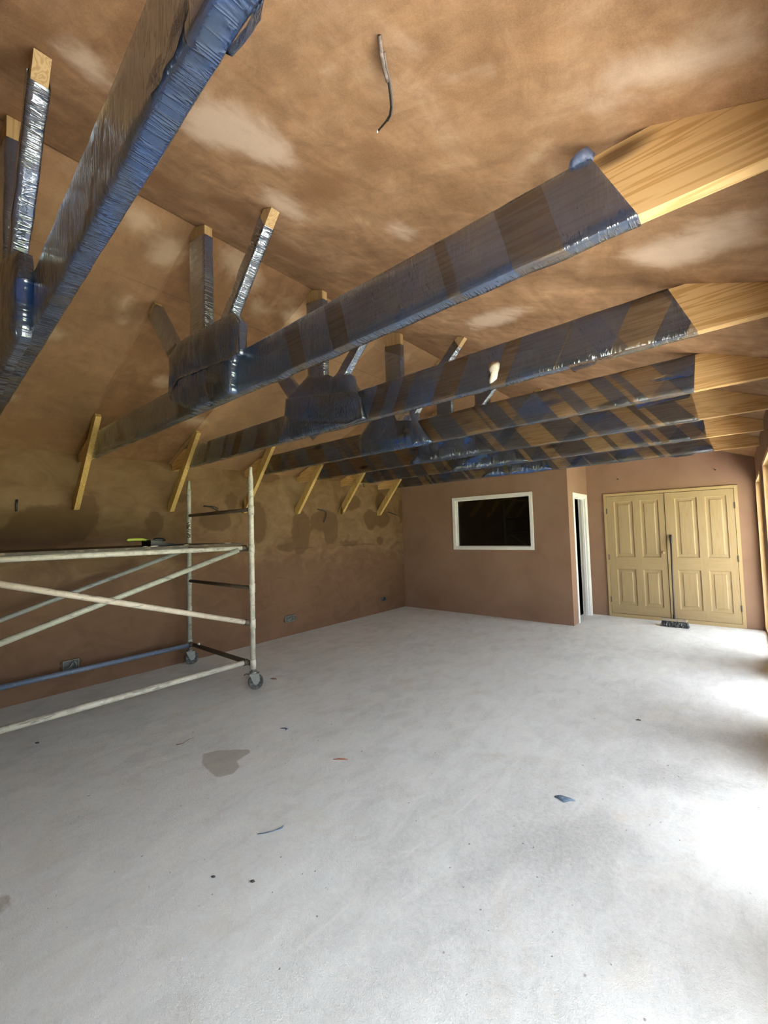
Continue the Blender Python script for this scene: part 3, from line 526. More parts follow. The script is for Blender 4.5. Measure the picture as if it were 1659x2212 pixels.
# double pine doors
dr = empty('door_1', ((DX0+DX1)/2, Y_END, 0), 'pair of pale pine panelled doors in a pine frame', 'door', kind='structure')
FW = .042; FY = Y_END-.022
bm = bmesh.new()
box(bm, DX0, DX0+FW, FY, Y_END+.09, 0, DZ); box(bm, DX1-FW, DX1, FY, Y_END+.09, 0, DZ); box(bm, DX0+FW, DX1-FW, FY, Y_END+.09, DZ-FW, DZ)
box(bm, DX0+FW, DX1-FW, FY-.004, Y_END+.09, 0, .055)
build('door_frame', bm, M_frame, dr, bevel=.002)
def leaf(x0, x1, y, hinge_x, rows, cols, knob):
    """panelled leaf: stiles, rails and muntin round four raised panels"""
    z0, z1 = .06, DZ-FW-.006; th = .035; bm = bmesh.new()
    (c0, c1), (c2, c3) = cols; (r0, r1), (r2, r3) = rows
    for a, b in ((x0, c0), (c1, c2), (c3, x1)): box(bm, a, b, y, y+th, z0, z1)
    o = build('door_leaf', bm, M_doorv, dr)
    bm = bmesh.new()
    for a, b in ((c0, c1), (c2, c3)):
        for s, e_ in ((z0, r0), (r1, r2), (r3, z1)): box(bm, a, b, y+.0003, y+th, s, e_)
    build('door_rail', bm, M_doorh, o)
    for a, b in cols:
        for s, e_ in rows:
            bm = bmesh.new(); ins = [0, .006, .020, .048, .060]; dep = [.0, .011, .014, .012, .005]
            prev = None
            for i_, d_ in zip(ins, dep):
                ring = [bm.verts.new(p) for p in ((a+i_, y+d_, s+i_), (b-i_, y+d_, s+i_), (b-i_, y+d_, e_-i_), (a+i_, y+d_, e_-i_))]
                if prev:
                    for k in range(4): bm.faces.new([prev[k], prev[(k+1) % 4], ring[(k+1) % 4], ring[k]])
                prev = ring
            bm.faces.new(prev)
            bk = [bm.verts.new(p) for p in ((a, y+th-.004, s), (b, y+th-.004, s), (b, y+th-.004, e_), (a, y+th-.004, e_))]
            bm.faces.new(bk); bm.verts.ensure_lookup_table(); r0_ = [bm.verts[k] for k in range(4)]
            for k in range(4): bm.faces.new([r0_[k], r0_[(k+1) % 4], bk[(k+1) % 4], bk[k]])
            build('door_panel', bm, M_doorv, o)
    for hz in (.28, .98, 1.74):
        build('hinge', T([(hinge_x, y-.004, hz-.045), (hinge_x, y-.004, hz+.045)], .0085, 8), M_rust, o)
    if knob:
        kx, kz = knob; bm = bmesh.new()
        tube(bm, [(kx, y, kz), (kx, y-.012, kz), (kx, y-.022, kz), (kx, y-.034, kz), (kx, y-.046, kz), (kx, y-.052, kz)], [.014, .012, .014, .024, .020, .006], 16)
        tag(build('door_knob', bm, M_frame, o, smooth=True))
    return o
leaf(DX0+FW+.004, -.876, FY+.004, DX0+FW, ((.20, .785), (.98, 1.893)), ((-1.578, -1.305), (-1.205, -.955)), (-.918, 1.062))
leaf(-.868, DX1-FW-.004, FY-.006, DX1-FW, ((.20, .80), (.985, 1.893)), ((-.745, -.468), (-.375, -.125)), None)
for x, z in ((-1.496, 2.267), (-.227, 2.271)):
    o = build('dark_hole', T([(x, Y_END, z), (x, Y_END-.03, z-.004)], .008, 10), M_black)  # short black peg standing in for a small dark hole
    tag(o, 'small black cable hole in the brown wall above the %s pine door leaf' % ('left' if x < -1 else 'right'), 'cable', 'cable holes above the double doors')
# ------------------------------------------------------------------ roof trusses wrapped in blue polythene
TIE_Z0, TIE_Z1, TIE_T = 2.31, 2.528, .046
TY = [.355, 1.25, 2.19, 3.165, 4.07, 4.995, 5.98]
def film_beam(p0, p1, w, y0, y1, e=.004, sl0=0.0, sl1=0.0, seed=0.0, amp=.0025, step=.035, loose=0.0):
    """skin of film round a member running p0->p1 in the XZ plane (width w across it, y0..y1 thick); sl0/sl1 slant its ends"""
    p0 = Vector((p0[0], 0, p0[1])); p1 = Vector((p1[0], 0, p1[1])); L = (p1-p0).length; d = (p1-p0)/L
    n = Vector((-d.z, 0, d.x))
    if n.z < 0 and abs(d.z) < .7: n = -n
    h = w/2+e; ya, yb = y0-e, y1+e; r = .004
    # perimeter: front face (y0) from top to bottom, under, back, over
    per = []
    for k in range(7): per.append((lerp(h-r, -h+r, k/6), ya))
    for k in range(4): per.append((-h, lerp(ya+r, yb-r, k/3)))
    for k in range(5): per.append((lerp(-h+r, h-r, k/4), yb))
    for k in range(3): per.append((h, lerp(yb-r, ya+r, k/2)))
    m = len(per); arc = [0]
    for k in range(m): a, b = per[k], per[(k+1) % m]; arc.append(arc[-1]+math.hypot(a[0]-b[0], a[1]-b[1]))
    N = max(6, int(L/step)); bm = bmesh.new(); uvl = bm.loops.layers.uv.new('uv'); rows = []
    for i in range(N+1):
        row = []
        for k, (a, y) in enumerate(per):
            s0 = sl0*(a/h)*.5; s1 = L+sl1*(a/h)*.5
            s = lerp(s0, s1, i/N)
            nz = noise.noise(Vector((s*9+seed, a*14, y*14+seed))); n2 = noise.noise(Vector((s*27, a*40+seed, y*40)))
            out = amp*(.8+nz*1.2+n2*.6)
            if k in (7, 8, 9, 10): out += loose*max(0, noise.noise(Vector((s*5+seed*2, 3, 0))))*1.5
            va, vy = 0, 0
            if k < 7: vy = -out
            elif k < 11: va = -out
            elif k < 16: vy = out
            else: va = out
            row.append((bm.verts.new(p0+d*s+n*(a+va)+Vector((0, y+vy, 0))), s))
        rows.append(row)
    for i in range(N):
        for k in range(m):
            k2 = (k+1) % m
            f = bm.faces.new([rows[i][k][0], rows[i+1][k][0], rows[i+1][k2][0], rows[i][k2][0]])
            vv = (arc[k], arc[k], arc[k+1], arc[k+1]); ss = (rows[i][k][1], rows[i+1][k][1], rows[i+1][k2][1], rows[i][k2][1])
            for lp, s, v in zip(f.loops, ss, vv): lp[uvl].uv = (s, v)
    return bm
def film_pad(poly, yf, depth, bulge=.03, seed=0.0, g=.022, amp=.010):
    """crumpled sheet drawn round the foot of the struts: front and back follow the outline, sides closed"""
    pl = []
    n = len(poly)
    for i in range(n):
        a, b = Vector(poly[i]), Vector(poly[(i+1) % n]); k = max(1, int((b-a).length/g))
        for j in range(k): pl.append(a.lerp(b, j/k))
    pl2 = [Vector((p.x+noise.noise(Vector((p.x*22, p.y*22, seed)))*.006, p.y+noise.noise(Vector((p.x*22, p.y*22, seed+9)))*.006)) for p in pl]
    m = len(pl2); pts = list(pl2); x0 = min(p.x for p in pl2); x1 = max(p.x for p in pl2); z0 = min(p.y for p in pl2); z1 = max(p.y for p in pl2)
    tup = [(p.x, p.y) for p in pl2]
    x = x0; odd = 0
    while x < x1:
        z = z0+(odd % 2)*g/2
        while z < z1:
            if sdist((x, z), tup) > g*.55: pts.append(Vector((x, z)))
            z += g
        x += g*.87; odd += 1
    res = geometry.delaunay_2d_cdt([p.to_2d() for p in pts], [(i, (i+1) % m) for i in range(m)], [], 1, 1e-6)
    V, Fc = res[0], res[2]
    bm = bmesh.new(); uvl = bm.loops.layers.uv.new('uv'); fr = []; bk = []
    for v in V:
        d = max(0, sdist((v.x, v.y), tup)); k = 1-math.exp(-d/.028)
        q = Vector((v.x*16+seed, v.y*9, seed)); fold = .5+noise.noise(q)*.7+noise.noise(q*2.3)*.4
        fr.append(bm.verts.new((v.x, yf+.010*(1-k)-bulge*k-(fold-.5)*amp*k, v.y)))
        bk.append(bm.verts.new((v.x, yf+depth-.010*(1-k)+bulge*.3*k, v.y)))
    def addf(vs):
        try: f = bm.faces.new(vs)
        except ValueError: return
        for lp in f.loops: lp[uvl].uv = (lp.vert.co.x, lp.vert.co.z)
    for f in Fc: addf([fr[i] for i in f]); addf([bk[i] for i in reversed(f)])
    ecount = {}
    for f in Fc:
        for i in range(len(f)):
            e_ = (f[i], f[(i+1) % len(f)]); ecount[tuple(sorted(e_))] = ecount.get(tuple(sorted(e_)), 0)+1
    for (a, b), c_ in ecount.items():
        if c_ == 1: addf([fr[a], fr[b], bk[b], bk[a]])
    return bm
def film_scrap(pts, seed=0.0, sub=8, amp=.008):
    """small loose flap of film through the corner points a,b,c,d (3-D)"""
    a, b, c, d = [Vector(p) for p in pts]; bm = bmesh.new(); uvl = bm.loops.layers.uv.new('uv'); G = []
    nr = (b-a).cross(d-a).normalized()
    for i in range(sub+1):
        row = []
        for j in range(sub+1):
            u, v = i/sub, j/sub; p = a.lerp(b, u).lerp(d.lerp(c, u), v)
            row.append(bm.verts.new(p+nr*noise.noise(p*30+Vector((seed, 0, 0)))*amp))
        G.append(row)
    for i in range(sub):
        for j in range(sub):
            f = bm.faces.new([G[i][j], G[i+1][j], G[i+1][j+1], G[i][j+1]])
            for lp, (u, v) in zip(f.loops, ((i, j), (i+1, j), (i+1, j+1), (i, j+1))): lp[uvl].uv = (u*.02, v*.02)
    return bm

#            film end x at beam top / bottom (right), spiral slant, band freq, thresholds, blue, seed
FILM = [dict(xt=.02, xb=.06, sl=-.30, fr=4.2, lo=.33, hi=.42, blue=.40, seed=1.0),
        dict(xt=-.265, xb=-.158, sl=-.26, fr=4.6, lo=.40, hi=.54, blue=.22, seed=11.3),
        dict(xt=-.185, xb=-.090, sl=.50, fr=5.0, lo=.45, hi=.57, blue=.30, seed=5.2),
        dict(xt=-.150, xb=-.168, sl=-.75, fr=4.0, lo=.50, hi=.62, blue=.30, seed=23.9),
        dict(xt=-.235, xb=-.195, sl=-.80, fr=3.8, lo=.49, hi=.62, blue=.36, seed=31.7),
        dict(xt=-.215, xb=-.190, sl=-.75, fr=4.0, lo=.48, hi=.60, blue=.40, seed=47.1),
        dict(xt=-.235, xb=-.170, sl=-.80, fr=4.0, lo=.47, hi=.60, blue=.45, seed=53.6)]
LAB = ['nearest wrapped roof truss, its beam cut off by the left and top photo edges',
       'second wrapped roof truss from the viewer, a knob of plastic on its long beam',
       'third wrapped roof truss from the viewer, with a splat of white filler',
       'fourth wrapped roof truss from the viewer, torn plastic at its right end',
       'fifth wrapped roof truss from the viewer, with a dark knot just past its plastic',
       'sixth wrapped roof truss from the viewer, second to last before the brown partition',
       'farthest wrapped roof truss, in front of the window partition and double doors']
PADS = {0: [((-2.75, 2.80), (-2.50, 2.80), (-2.30, 2.72), (-2.13, 2.66), (-2.02, 2.60), (-1.98, 2.48), (-2.0, 2.36), (-2.04, 2.27), (-2.45, 2.28), (-2.9, 2.27), (-2.95, 2.5))],
        1: [((-2.862, 2.728), (-2.735, 2.776), (-2.54, 2.766), (-2.189, 2.735), (-2.064, 2.737), (-1.99, 2.663), (-2.006, 2.552), (-2.003, 2.487), (-2.079, 2.482), (-2.10, 2.297), (-2.559, 2.297), (-2.887, 2.424)),
            ((-2.829, 2.705), (-2.689, 2.76), (-2.497, 2.751), (-2.152, 2.719), (-2.029, 2.715), (-1.965, 2.641), (-1.975, 2.531), (-1.975, 2.475), (-2.058, 2.467), (-2.343, 2.491), (-2.699, 2.521), (-2.845, 2.459))],
        2: [((-2.865, 2.645), (-2.701, 2.711), (-2.569, 2.775), (-2.34, 2.714), (-2.279, 2.679), (-2.197, 2.72), (-2.089, 2.646), (-2.069, 2.532), (-2.016, 2.466), (-1.985, 2.305), (-2.381, 2.295), (-2.596, 2.295), (-3.0, 2.297), (-2.876, 2.485)),
            ((-2.838, 2.642), (-2.567, 2.601), (-2.111, 2.524), (-1.997, 2.463), (-1.965, 2.305), (-2.125, 2.29), (-2.357, 2.334), (-2.563, 2.374), (-2.786, 2.455), (-2.861, 2.49))],
        3: [((-2.953, 2.48), (-2.818, 2.604), (-2.70, 2.72), (-2.475, 2.741), (-2.21, 2.70), (-2.205, 2.495), (-2.066, 2.297), (-2.266, 2.285), (-2.934, 2.29))],
        4: [((-3.0, 2.30), (-2.863, 2.443), (-2.80, 2.66), (-2.476, 2.74), (-2.15, 2.66), (-2.10, 2.50), (-1.924, 2.31), (-2.251, 2.292))],
        5: [((-2.98, 2.30), (-2.863, 2.48), (-2.78, 2.68), (-2.42, 2.74), (-2.12, 2.66), (-2.06, 2.46), (-1.90, 2.305), (-2.4, 2.29))],
        6: [((-3.02, 2.31), (-2.84, 2.46), (-2.76, 2.66), (-2.45, 2.73), (-2.16, 2.66), (-2.08, 2.48), (-1.95, 2.31), (-2.3, 2.292))]}
def slope_cut(p0, p1, z_off=.0): return None
for i, y in enumerate(TY):
    F = FILM[i]; tr = empty('roof_truss', (RIDGE_X, y, TIE_Z0), LAB[i], 'roof truss', 'wrapped roof trusses')
    m_film = mat_film('blue_film_wrap_%s' % 'abcdefg'[i], F['seed'], F['sl'], F['fr'], F['lo'], F['hi'], F['blue'], [.26, .24, .28, .22, .20, .20, .20][i], [4, 6, 5, 3.5, 3.5, 3.5, 3.5][i], [1, 1, 1, .8, .7, .7, .7][i], [.95, .90, .85, .66, .64, .64, .66][i], [.16, .17, .08, .02, 0, 0, 0][i])
    m_strut = mat_film('blue_film_strut_%s' % 'abcdefg'[i], F['seed']+70, .5, 3.0, .36, .44, min(.9, F['blue']+.12), .34, 10.0)
    m_pad = mat_film('blue_film_bundle_%s' % 'abcdefg'[i], F['seed']+90, .2, 3.2, .30, .48, [.8, .5, .6, .75, .92, .95, .95][i], .42, 4.0, .8)
    # tie beam, its top corners cut to the slopes
    c = (TIE_Z1-EAVE)/SL-.004; g = .003
    bm = prism(bmesh.new(), [(XL, TIE_Z0), (XR, TIE_Z0), (XR, EAVE-g), (XR-c, TIE_Z1), (XL+c, TIE_Z1), (XL, EAVE-g)], 'y', y, y+TIE_T)
    tie = build('tie_beam', bm, M_tie[i], tr)
    xl = -4.735
    zm = (TIE_Z0+TIE_Z1)/2; xm = (F['xt']+F['xb'])/2
    fb = film_beam((xl, zm), (xm, zm), TIE_Z1-TIE_Z0, y, y+TIE_T, .004, .01, F['xt']-F['xb'], F['seed'], .0020, .03, .008)
    film = tag(build('plastic_wrap', fb, m_film, tie, smooth=True), 'see-through blue plastic film wound round the beam')
    # webs in front of the beam: king post and two struts
    ya, yb = y-.052, y-.004; kx0, kx1 = -2.56, -2.375
    bm = prism(bmesh.new(), [(kx0, 2.34), (kx1, 2.34), (kx1, ceil_z(kx1)-.004), (RIDGE_X, RIDGE_Z-.004), (kx0, ceil_z(kx0)-.004)], 'y', ya, yb)
    king = build('king_post', bm, M_web, tr)
    ktop = ceil_z(kx1)-[.07, .03, .04, .075, .06, .06, .06][i]
    build('plastic_wrap', film_beam((-2.4675, 2.42), (-2.4675, ktop-.02), .185, ya, yb, .004, 0, .03, F['seed']+1, .0025), m_strut, king, smooth=True)
    # right strut
    def member(top, foot, wd):
        d = Vector((foot[0]-top[0], foot[1]-top[1])).normalized(); n = Vector((-d.y, d.x))*wd/2
        pts = []
        for s in (1, -1):
            q = Vector(top)+n*s
            # slide along the axis until it meets the slope
            t = 0.0
            for _ in range(40):
                gap = ceil_z(q.x-d.x*t)-.004-(q.y-d.y*t)
                t += gap/(abs(d.y)+SL)
            pts.append(q-d*t)
        return [tuple(pts[0]), tuple(pts[1]), tuple(Vector(foot)-n), tuple(Vector(foot)+n)]
    for nm, top, foot, wd, bare in (('right', (-1.745, 3.12), (-2.40, 2.46), .068, .06), ('left', (-3.116, 3.10), (-2.62, 2.50), .12, .06)):
        poly = member(top, foot, wd)
        st = build('strut', prism(bmesh.new(), poly, 'y', ya-.002, yb-.002), M_web, tr)
        tp = (Vector(poly[0])+Vector(poly[1]))/2; ft = Vector(foot); dr_ = (ft-tp).normalized()
        a = tp+dr_*bare; b = ft-dr_*.05
        build('plastic_wrap', film_beam(tuple(b), tuple(a), wd, ya-.002, yb-.002, .004, 0, .02, F['seed']+(3 if nm == 'left' else 5), .0035), m_strut, st, smooth=True)
    for k, poly in enumerate(PADS[i]):
        pb = film_pad([tuple(p) for p in poly], y-.058-.024*k, .062+.02*k if k == 0 else .02, .010 if k == 0 else .010, F['seed']+k*4)
        tag(build('plastic_bundle', pb, m_pad, tr, smooth=True), 'crumpled dark blue plastic gathered round the foot of the struts')
    # brace from the side wall up to the rafter
    bm = prism(bmesh.new(), [(XL, 1.815), (XL+.065, 1.82), (-4.452, 2.640), (-4.478, 2.672), (-4.575, ceil_z(-4.575)-.006), (XL, 1.90)], 'y', y-.050, y-.003)
    build('wall_brace', bm, M_brace, tr)
    # loose flaps hanging off the film
    def flap(*a, **k): build('plastic_flap', film_scrap(*a, **k), m_pad, tie, smooth=True)
    z = TIE_Z0-.006
    if i == 1:
        bm = bmesh.new(); tube(bm, [(-.318, y+.004, 2.530), (-.308, y-.001, 2.538), (-.290, y-.003, 2.544), (-.272, y-.001, 2.543), (-.264, y+.004, 2.535), (-.260, y+.008, 2.52)], [.006, .014, .018, .018, .013, .006], 12)
        for v in bm.verts: v.co += Vector(noise.noise_vector(v.co*70))*.005
        tag(build('plastic_knob', bm, mat_plain('bunched_blue_film', (.10, .14, .25, 1), .3, spec=.8, var=.5, scale=60, col2=(.34, .40, .52, 1), bump=.5), tie, smooth=True), 'bunched knot of blue plastic')
        flap([(-2.43, y-.004, z), (-2.36, y-.004, z), (-2.36, y-.012, z-.018), (-2.42, y-.010, z-.014)], 2)
    if i == 2:
        flap([(-.62, y-.005, z+.004), (-.30, y-.005, z+.004), (-.34, y-.012, z-.002), (-.58, y-.02, z-.045)], 4)
        flap([(-2.62, y-.01, z), (-2.45, y-.01, z), (-2.48, y-.014, z-.01), (-2.575, y-.016, z-.055)], 7)
        bm = bmesh.new(); rnd = random.Random(4)
        out = [(-.03, .055), (-.008, .070), (.022, .068), (.036, .050), (.034, .020), (.024, -.005), (.016, -.035), (-.008, -.048), (-.030, -.052), (-.034, -.030), (-.018, -.012), (-.026, .010), (-.034, .030)]
        cx, cz = -1.005, 2.372; fr = [bm.verts.new((cx+a, y-.012, cz+b)) for a, b in out]
        inn = [bm.verts.new((cx+a*.6, y-.022-rnd.random()*.006, cz+b*.6)) for a, b in out]; mid = bm.verts.new((cx, y-.027, cz+.02))
        for k in range(len(out)):
            k2 = (k+1) % len(out); bm.faces.new([fr[k], fr[k2], inn[k2], inn[k]]); bm.faces.new([inn[k], inn[k2], mid])
        bm.faces.new(fr[::-1])
        tag(build('filler_splat', bm, M_whitesplash, tie, smooth=True), 'splat of white filler stuck on the plastic')
    if i == 3:
        flap([(-2.50, y-.07, 2.70), (-2.30, y-.07, 2.69), (-2.25, y-.085, 2.52), (-2.42, y-.082, 2.55)], 3)
        flap([(-.40, y-.006, 2.43), (-.16, y-.006, 2.47), (-.17, y-.016, 2.40), (-.36, y-.014, 2.41)], 8)
        flap([(-2.2, y-.006, z), (-2.1, y-.006, z), (-2.12, y-.012, z-.02), (-2.17, y-.012, z-.025)], 9)
    if i == 4:
        flap([(-.62, y-.006, 2.515), (-.24, y-.006, 2.52), (-.25, y-.014, 2.49), (-.6, y-.014, 2.475)], 6)
    if i == 5:
        flap([(-4.73, y-.006, z+.02), (-4.55, y-.006, z+.004), (-4.58, y-.012, z-.05), (-4.68, y-.014, z-.09)], 5)
    if i == 6:
        flap([(-.62, y-.006, z), (-.34, y-.006, z), (-.38, y-.012, z-.018), (-.52, y-.014, z-.025)], 1)
    if i == 0:
        flap([(-.80, y-.008, z+.05), (-.62, y-.008, z+.08), (-.66, y-.012, z-.004), (-.79, y-.010, z)], 12)
        flap([(-.62, y+TIE_T+.006, z+.01), (-.50, y+TIE_T+.006, z+.01), (-.52, y+TIE_T+.010, z-.012), (-.60, y+TIE_T+.010, z-.010)], 14)

    if i == 0: tr.rotation_euler.z = math.atan(-.030)       # this truss stands a little out of square
# ------------------------------------------------------------------ scaffold tower
NX, FX, TY0, TY1 = -3.715, -5.065, 2.33, .02          # near and far posts, far and near end frame
tw = empty('scaffold_tower', ((NX+FX)/2, (TY0+TY1)/2, 0), 'splashed aluminium scaffold tower on wheels beside the left wall', 'scaffold')
def post(x, y, m):
    zt = 2.19; bm = bmesh.new()
    zs = [.195, 2.06, 2.075, 2.10, 2.13, zt]; rs = [.0255, .0255, .024, .0195, .0175, .0175]
    tube(bm, [(x, y, z) for z in zs], rs, 18)
    for z in (1.945, 2.005): tube(bm, [(x, y, z-.005), (x, y, z-.002), (x, y, z+.002), (x, y, z+.005)], [.0255, .0275, .0275, .0255], 18, False)
    o = build('post', bm, m, tw, smooth=True)
    for z in (1.755, 1.375, .985, .635, .245):
        build('collar', T([(x, y, z-.045), (x, y, z-.042), (x, y, z+.042), (x, y, z+.045)], [.026, .0295, .0295, .026], 18), m, o, smooth=True)
    return o
def castor(x, y, rz):
    c = empty('castor', (x, y, 0)); c.parent = tw; c.location = Vector((x, y, 0))-tw.location
    bm = bmesh.new(); R = .072
    prof = [(.0, .012), (.030, .012), (.034, .017), (.058, .017), (.062, .020), (R-.004, .020), (R, .014), (R, -.014), (R-.004, -.020), (.062, -.020), (.058, -.017), (.034, -.017), (.030, -.012), (.0, -.012)]
    ca, sa = math.cos(rz), math.sin(rz); rings = []; ox = .022
    def W(a, b, z): return (x+(a+ox)*ca-b*sa, y+(a+ox)*sa+b*ca, z)
    for r, b in prof: rings.append([bm.verts.new(W(r*math.cos(2*PI*k/28), b, R+r*math.sin(2*PI*k/28))) for k in range(28)])
    for p, q in zip(rings, rings[1:]):
        for k in range(28): bm.faces.new([p[k], p[(k+1) % 28], q[(k+1) % 28], q[k]])
    bmesh.ops.remove_doubles(bm, verts=bm.verts, dist=1e-6)
    build('wheel', bm, M_wheel, c, smooth=True)
    bm = bmesh.new()
    for s in (1, -1):
        pr_ = [(-.052, .150), (.040, .150), (.046, .085), (.030, .054), (.002, .046), (-.016, .062)]
        v = [[bm.verts.new(W(a-.006, s*(.024+t), z)) for a, z in pr_] for t in (0, .004)]
        bm.faces.new(v[0]); bm.faces.new(v[1][::-1])
        for k in range(6): bm.faces.new([v[0][k], v[0][(k+1) % 6], v[1][(k+1) % 6], v[1][k]])
    v0 = [bm.verts.new(W(a, b, .150)) for a, b in ((-.058, -.028), (.034, -.028), (.034, .028), (-.058, .028))]
    v1 = [bm.verts.new(W(a, b, .155)) for a, b in ((-.058, -.028), (.034, -.028), (.034, .028), (-.058, .028))]
    bm.faces.new(v0); bm.faces.new(v1)
    for k in range(4): bm.faces.new([v0[k], v0[(k+1) % 4], v1[(k+1) % 4], v1[k]])
    tube(bm, [W(0, -.034, R), W(0, .034, R)], .010, 10)
    build('fork', bm, M_steel, c)
    build('swivel', T([(x, y, .155), (x, y, .160), (x, y, .170), (x, y, .174), (x, y, .205)], [.034, .038, .036, .020, .019], 20), M_steel, c, smooth=True)
    build('brake_lever', T([W(-.056, .01, .146), W(-.092, .01, .152), W(-.108, .01, .140)], [.006, .007, .006], 8), M_rust, c)
for y, first in ((TY0, True), (TY1, False)):
    post(NX, y, M_pipe); post(FX, y, M_pipe2)
    for z, m in ((1.765, M_rust), (.985, M_rust), (1.365, M_rust)):
        build('rung', T([(NX-.024, y, z), (FX+.024, y, z)], .019, 14), m, tw, smooth=True)
    build('base_rung', T([(NX-.024, y, .243), (FX+.024, y, .243)], .024, 14), M_rust, tw, smooth=True)
    castor(NX, y, 1.01); castor(FX, y, 1.13)
def ledger(nm, a, b, r, m, hooks=True):
    a, b = Vector(a), Vector(b); o = build(nm, T([a, b], r, 16), m, tw, smooth=True)
    if hooks:
        d = (b-a).normalized()
        for p in (a, b):
            s = -1 if p is a else 1
            build('hook', T([p-d*s*.03, p-d*s*.028, p+d*s*.016, p+d*s*.022], [r, r+.006, r+.006, r*.6], 14), M_rust, o, smooth=True)
NL = NX-.075
ledger('ledger', (NL, TY0-.035, 1.383), (NL, TY1+.035, 1.393), .0225, M_pipe)
ledger('ledger', (FX+.10, TY0-.035, 1.375), (FX+.10, TY1+.035, 1.385), .0225, M_pipe2)
ledger('base_ledger', (NL+.02, TY0-.045, .262), (NL+.02, TY1+.035, .275), .024, M_pipe)
ledger('base_ledger', (FX+.10, TY0-.03, .250), (FX+.10, TY1+.035, .246), .024, M_blue)
ledger('diagonal_brace', (NX-.012, TY0-.055, .655), (NX-.012, TY1, 1.375), .0235, M_pipe3)
ledger('diagonal_brace', (NX-.045, TY0-.12, 1.362), (NX-.045, TY1, .700), .0225, M_pipe2, False)
ledger('diagonal_brace', (FX+.10, TY0-.16, 1.335), (FX+.10, TY1, .625), .0215, mat_paint_pipe('bare_grey_tube', (.33, .35, .34, 1), (.24, .26, .26, 1), (.5, .5, .48, 1)), False)
build('plaster_blob', T([(FX+.20, TY0, .262), (FX+.215, TY0, .272), (FX+.24, TY0-.005, .275), (FX+.262, TY0-.01, .268)], [.006, .012, .013, .006], 10), M_whitesplash, tw, smooth=True)
# worn maker's sticker, its marks past reading
bm = bmesh.new(); v = [[bm.verts.new((FX+.0262*math.cos(-.8+.2*k-.7), TY0+.0262*math.sin(-.8+.2*k-.7), z)) for k in range(10)] for z in (1.485, 1.56, 1.64, 1.70)]
for a, b in zip(v, v[1:]):
    for k in range(9): bm.faces.new([a[k], a[k+1], b[k+1], b[k]])
t_ = NT('worn_sticker'); P_ = t_.gen()
n_ = t_.noise(t_.map(P_, (40, 40, 95)), 1.0, 1, .5)
tag(build('sticker', bm, t_.done(t_.principled(t_.mix(t_.step(n_, .47, .53), (.10, .085, .06, 1), (.58, .56, .47, 1)), .5)), tw), 'dark worn marks of a sticker on the far post')

# board on the tower
bm = bmesh.new()
xs = frange(FX+.075, NL+.012, .1); ys = frange(TY1-.02, TY0-.05, .05)
Mdeck = mat_plain('dirty_ply_deck', (.045, .034, .024, 1), .7, var=.85, scale=14, col2=(.20, .16, .12, 1), bump=.2)
box(bm, FX+.075, NL+.020, TY1-.02, TY0-.05, 1.4170, 1.4335)
rnd = random.Random(3)
tag(build('platform_board', bm, Mdeck), 'dark dirty plywood platform board lying on the scaffold tower', 'board')
for k, (yy, s) in enumerate(((2.12, .020), (1.72, .014), (1.45, .020), (1.38, .012))):
    bm = bmesh.new(); bmesh.ops.create_icosphere(bm, subdivisions=2, radius=1)
    for v in bm.verts:
        v.co = Vector((v.co.x*s, v.co.y*s*1.8, (v.co.z*.5+.5)*.007))*(1+.25*noise.noise(v.co*3+Vector((k, 0, 0))))+Vector((NL-.005, yy, 1.4340))
    tag(build('plaster_crumb', bm, M_whitesplash, smooth=True), ['dried plaster crumb at the post end of the platform board', 'dried plaster crumb in front of the dustpan on the platform', 'pale plaster crumb by the dustpan handle on the platform', 'smallest plaster crumb on the platform edge left of the dustpan'][k], 'plaster', 'crumbs on the platform edge')

# dustpan with a lime grip lying on the board
dp = empty('dustpan', (-4.02, 1.50, 1.4340), 'black dustpan with a lime green handle lying on the scaffold platform', 'dustpan')
def dp_w(s, a, z):      # s along the pan (handle negative), a across
    d = Vector((-.16, 1.0, 0)).normalized(); n = Vector((-d.y, d.x, 0))
    return Vector((-4.02, 1.47, 1.4343))+d*s+n*a+Vector((0, 0, z))
bm = bmesh.new(); rows = []
for s, h, wd in ((.0, .052, .075), (.06, .046, .088), (.12, .030, .098), (.19, .018, .105), (.235, .006, .108)):
    rows.append(([bm.verts.new(dp_w(s, a*wd, z)) for a, z in ((-1, h), (-.97, .0015), (-.5, 0), (.5, 0), (.97, .0015), (1, h))], [bm.verts.new(dp_w(s, a*wd, z)) for a, z in ((-.96, h), (-.93, .0045), (-.5, .003), (.5, .003), (.93, .0045), (.96, h))]))
for (a, ai), (b, bi) in zip(rows, rows[1:]):
    for k in range(5): bm.faces.new([a[k], a[k+1], b[k+1], b[k]]); bm.faces.new([ai[k], bi[k], bi[k+1], ai[k+1]])
    bm.faces.new([a[0], b[0], bi[0], ai[0]]); bm.faces.new([a[5], ai[5], bi[5], b[5]])
a, ai = rows[0]; bm.faces.new(a); bm.faces.new([ai[0], ai[5], ai[4], ai[3], ai[2], ai[1]]) ; bm.faces.new([a[0], ai[0], ai[5], a[5]])
a, ai = rows[-1]
for k in range(5): bm.faces.new([a[k], ai[k], ai[k+1], a[k+1]])
build('pan', bm, M_black, dp)
hood = bmesh.new(); r2 = []
for s, z in ((-.006, .053), (.05, .052), (.10, .044)): r2.append([hood.verts.new(dp_w(s, b_, z+dz)) for dz in (0, .004) for b_ in (-.08, .08)])
for p, q in zip(r2, r2[1:]):
    hood.faces.new([p[0], p[1], q[1], q[0]]); hood.faces.new([p[2], q[2], q[3], p[3]]); hood.faces.new([p[0], q[0], q[2], p[2]]); hood.faces.new([p[1], p[3], q[3], q[1]])
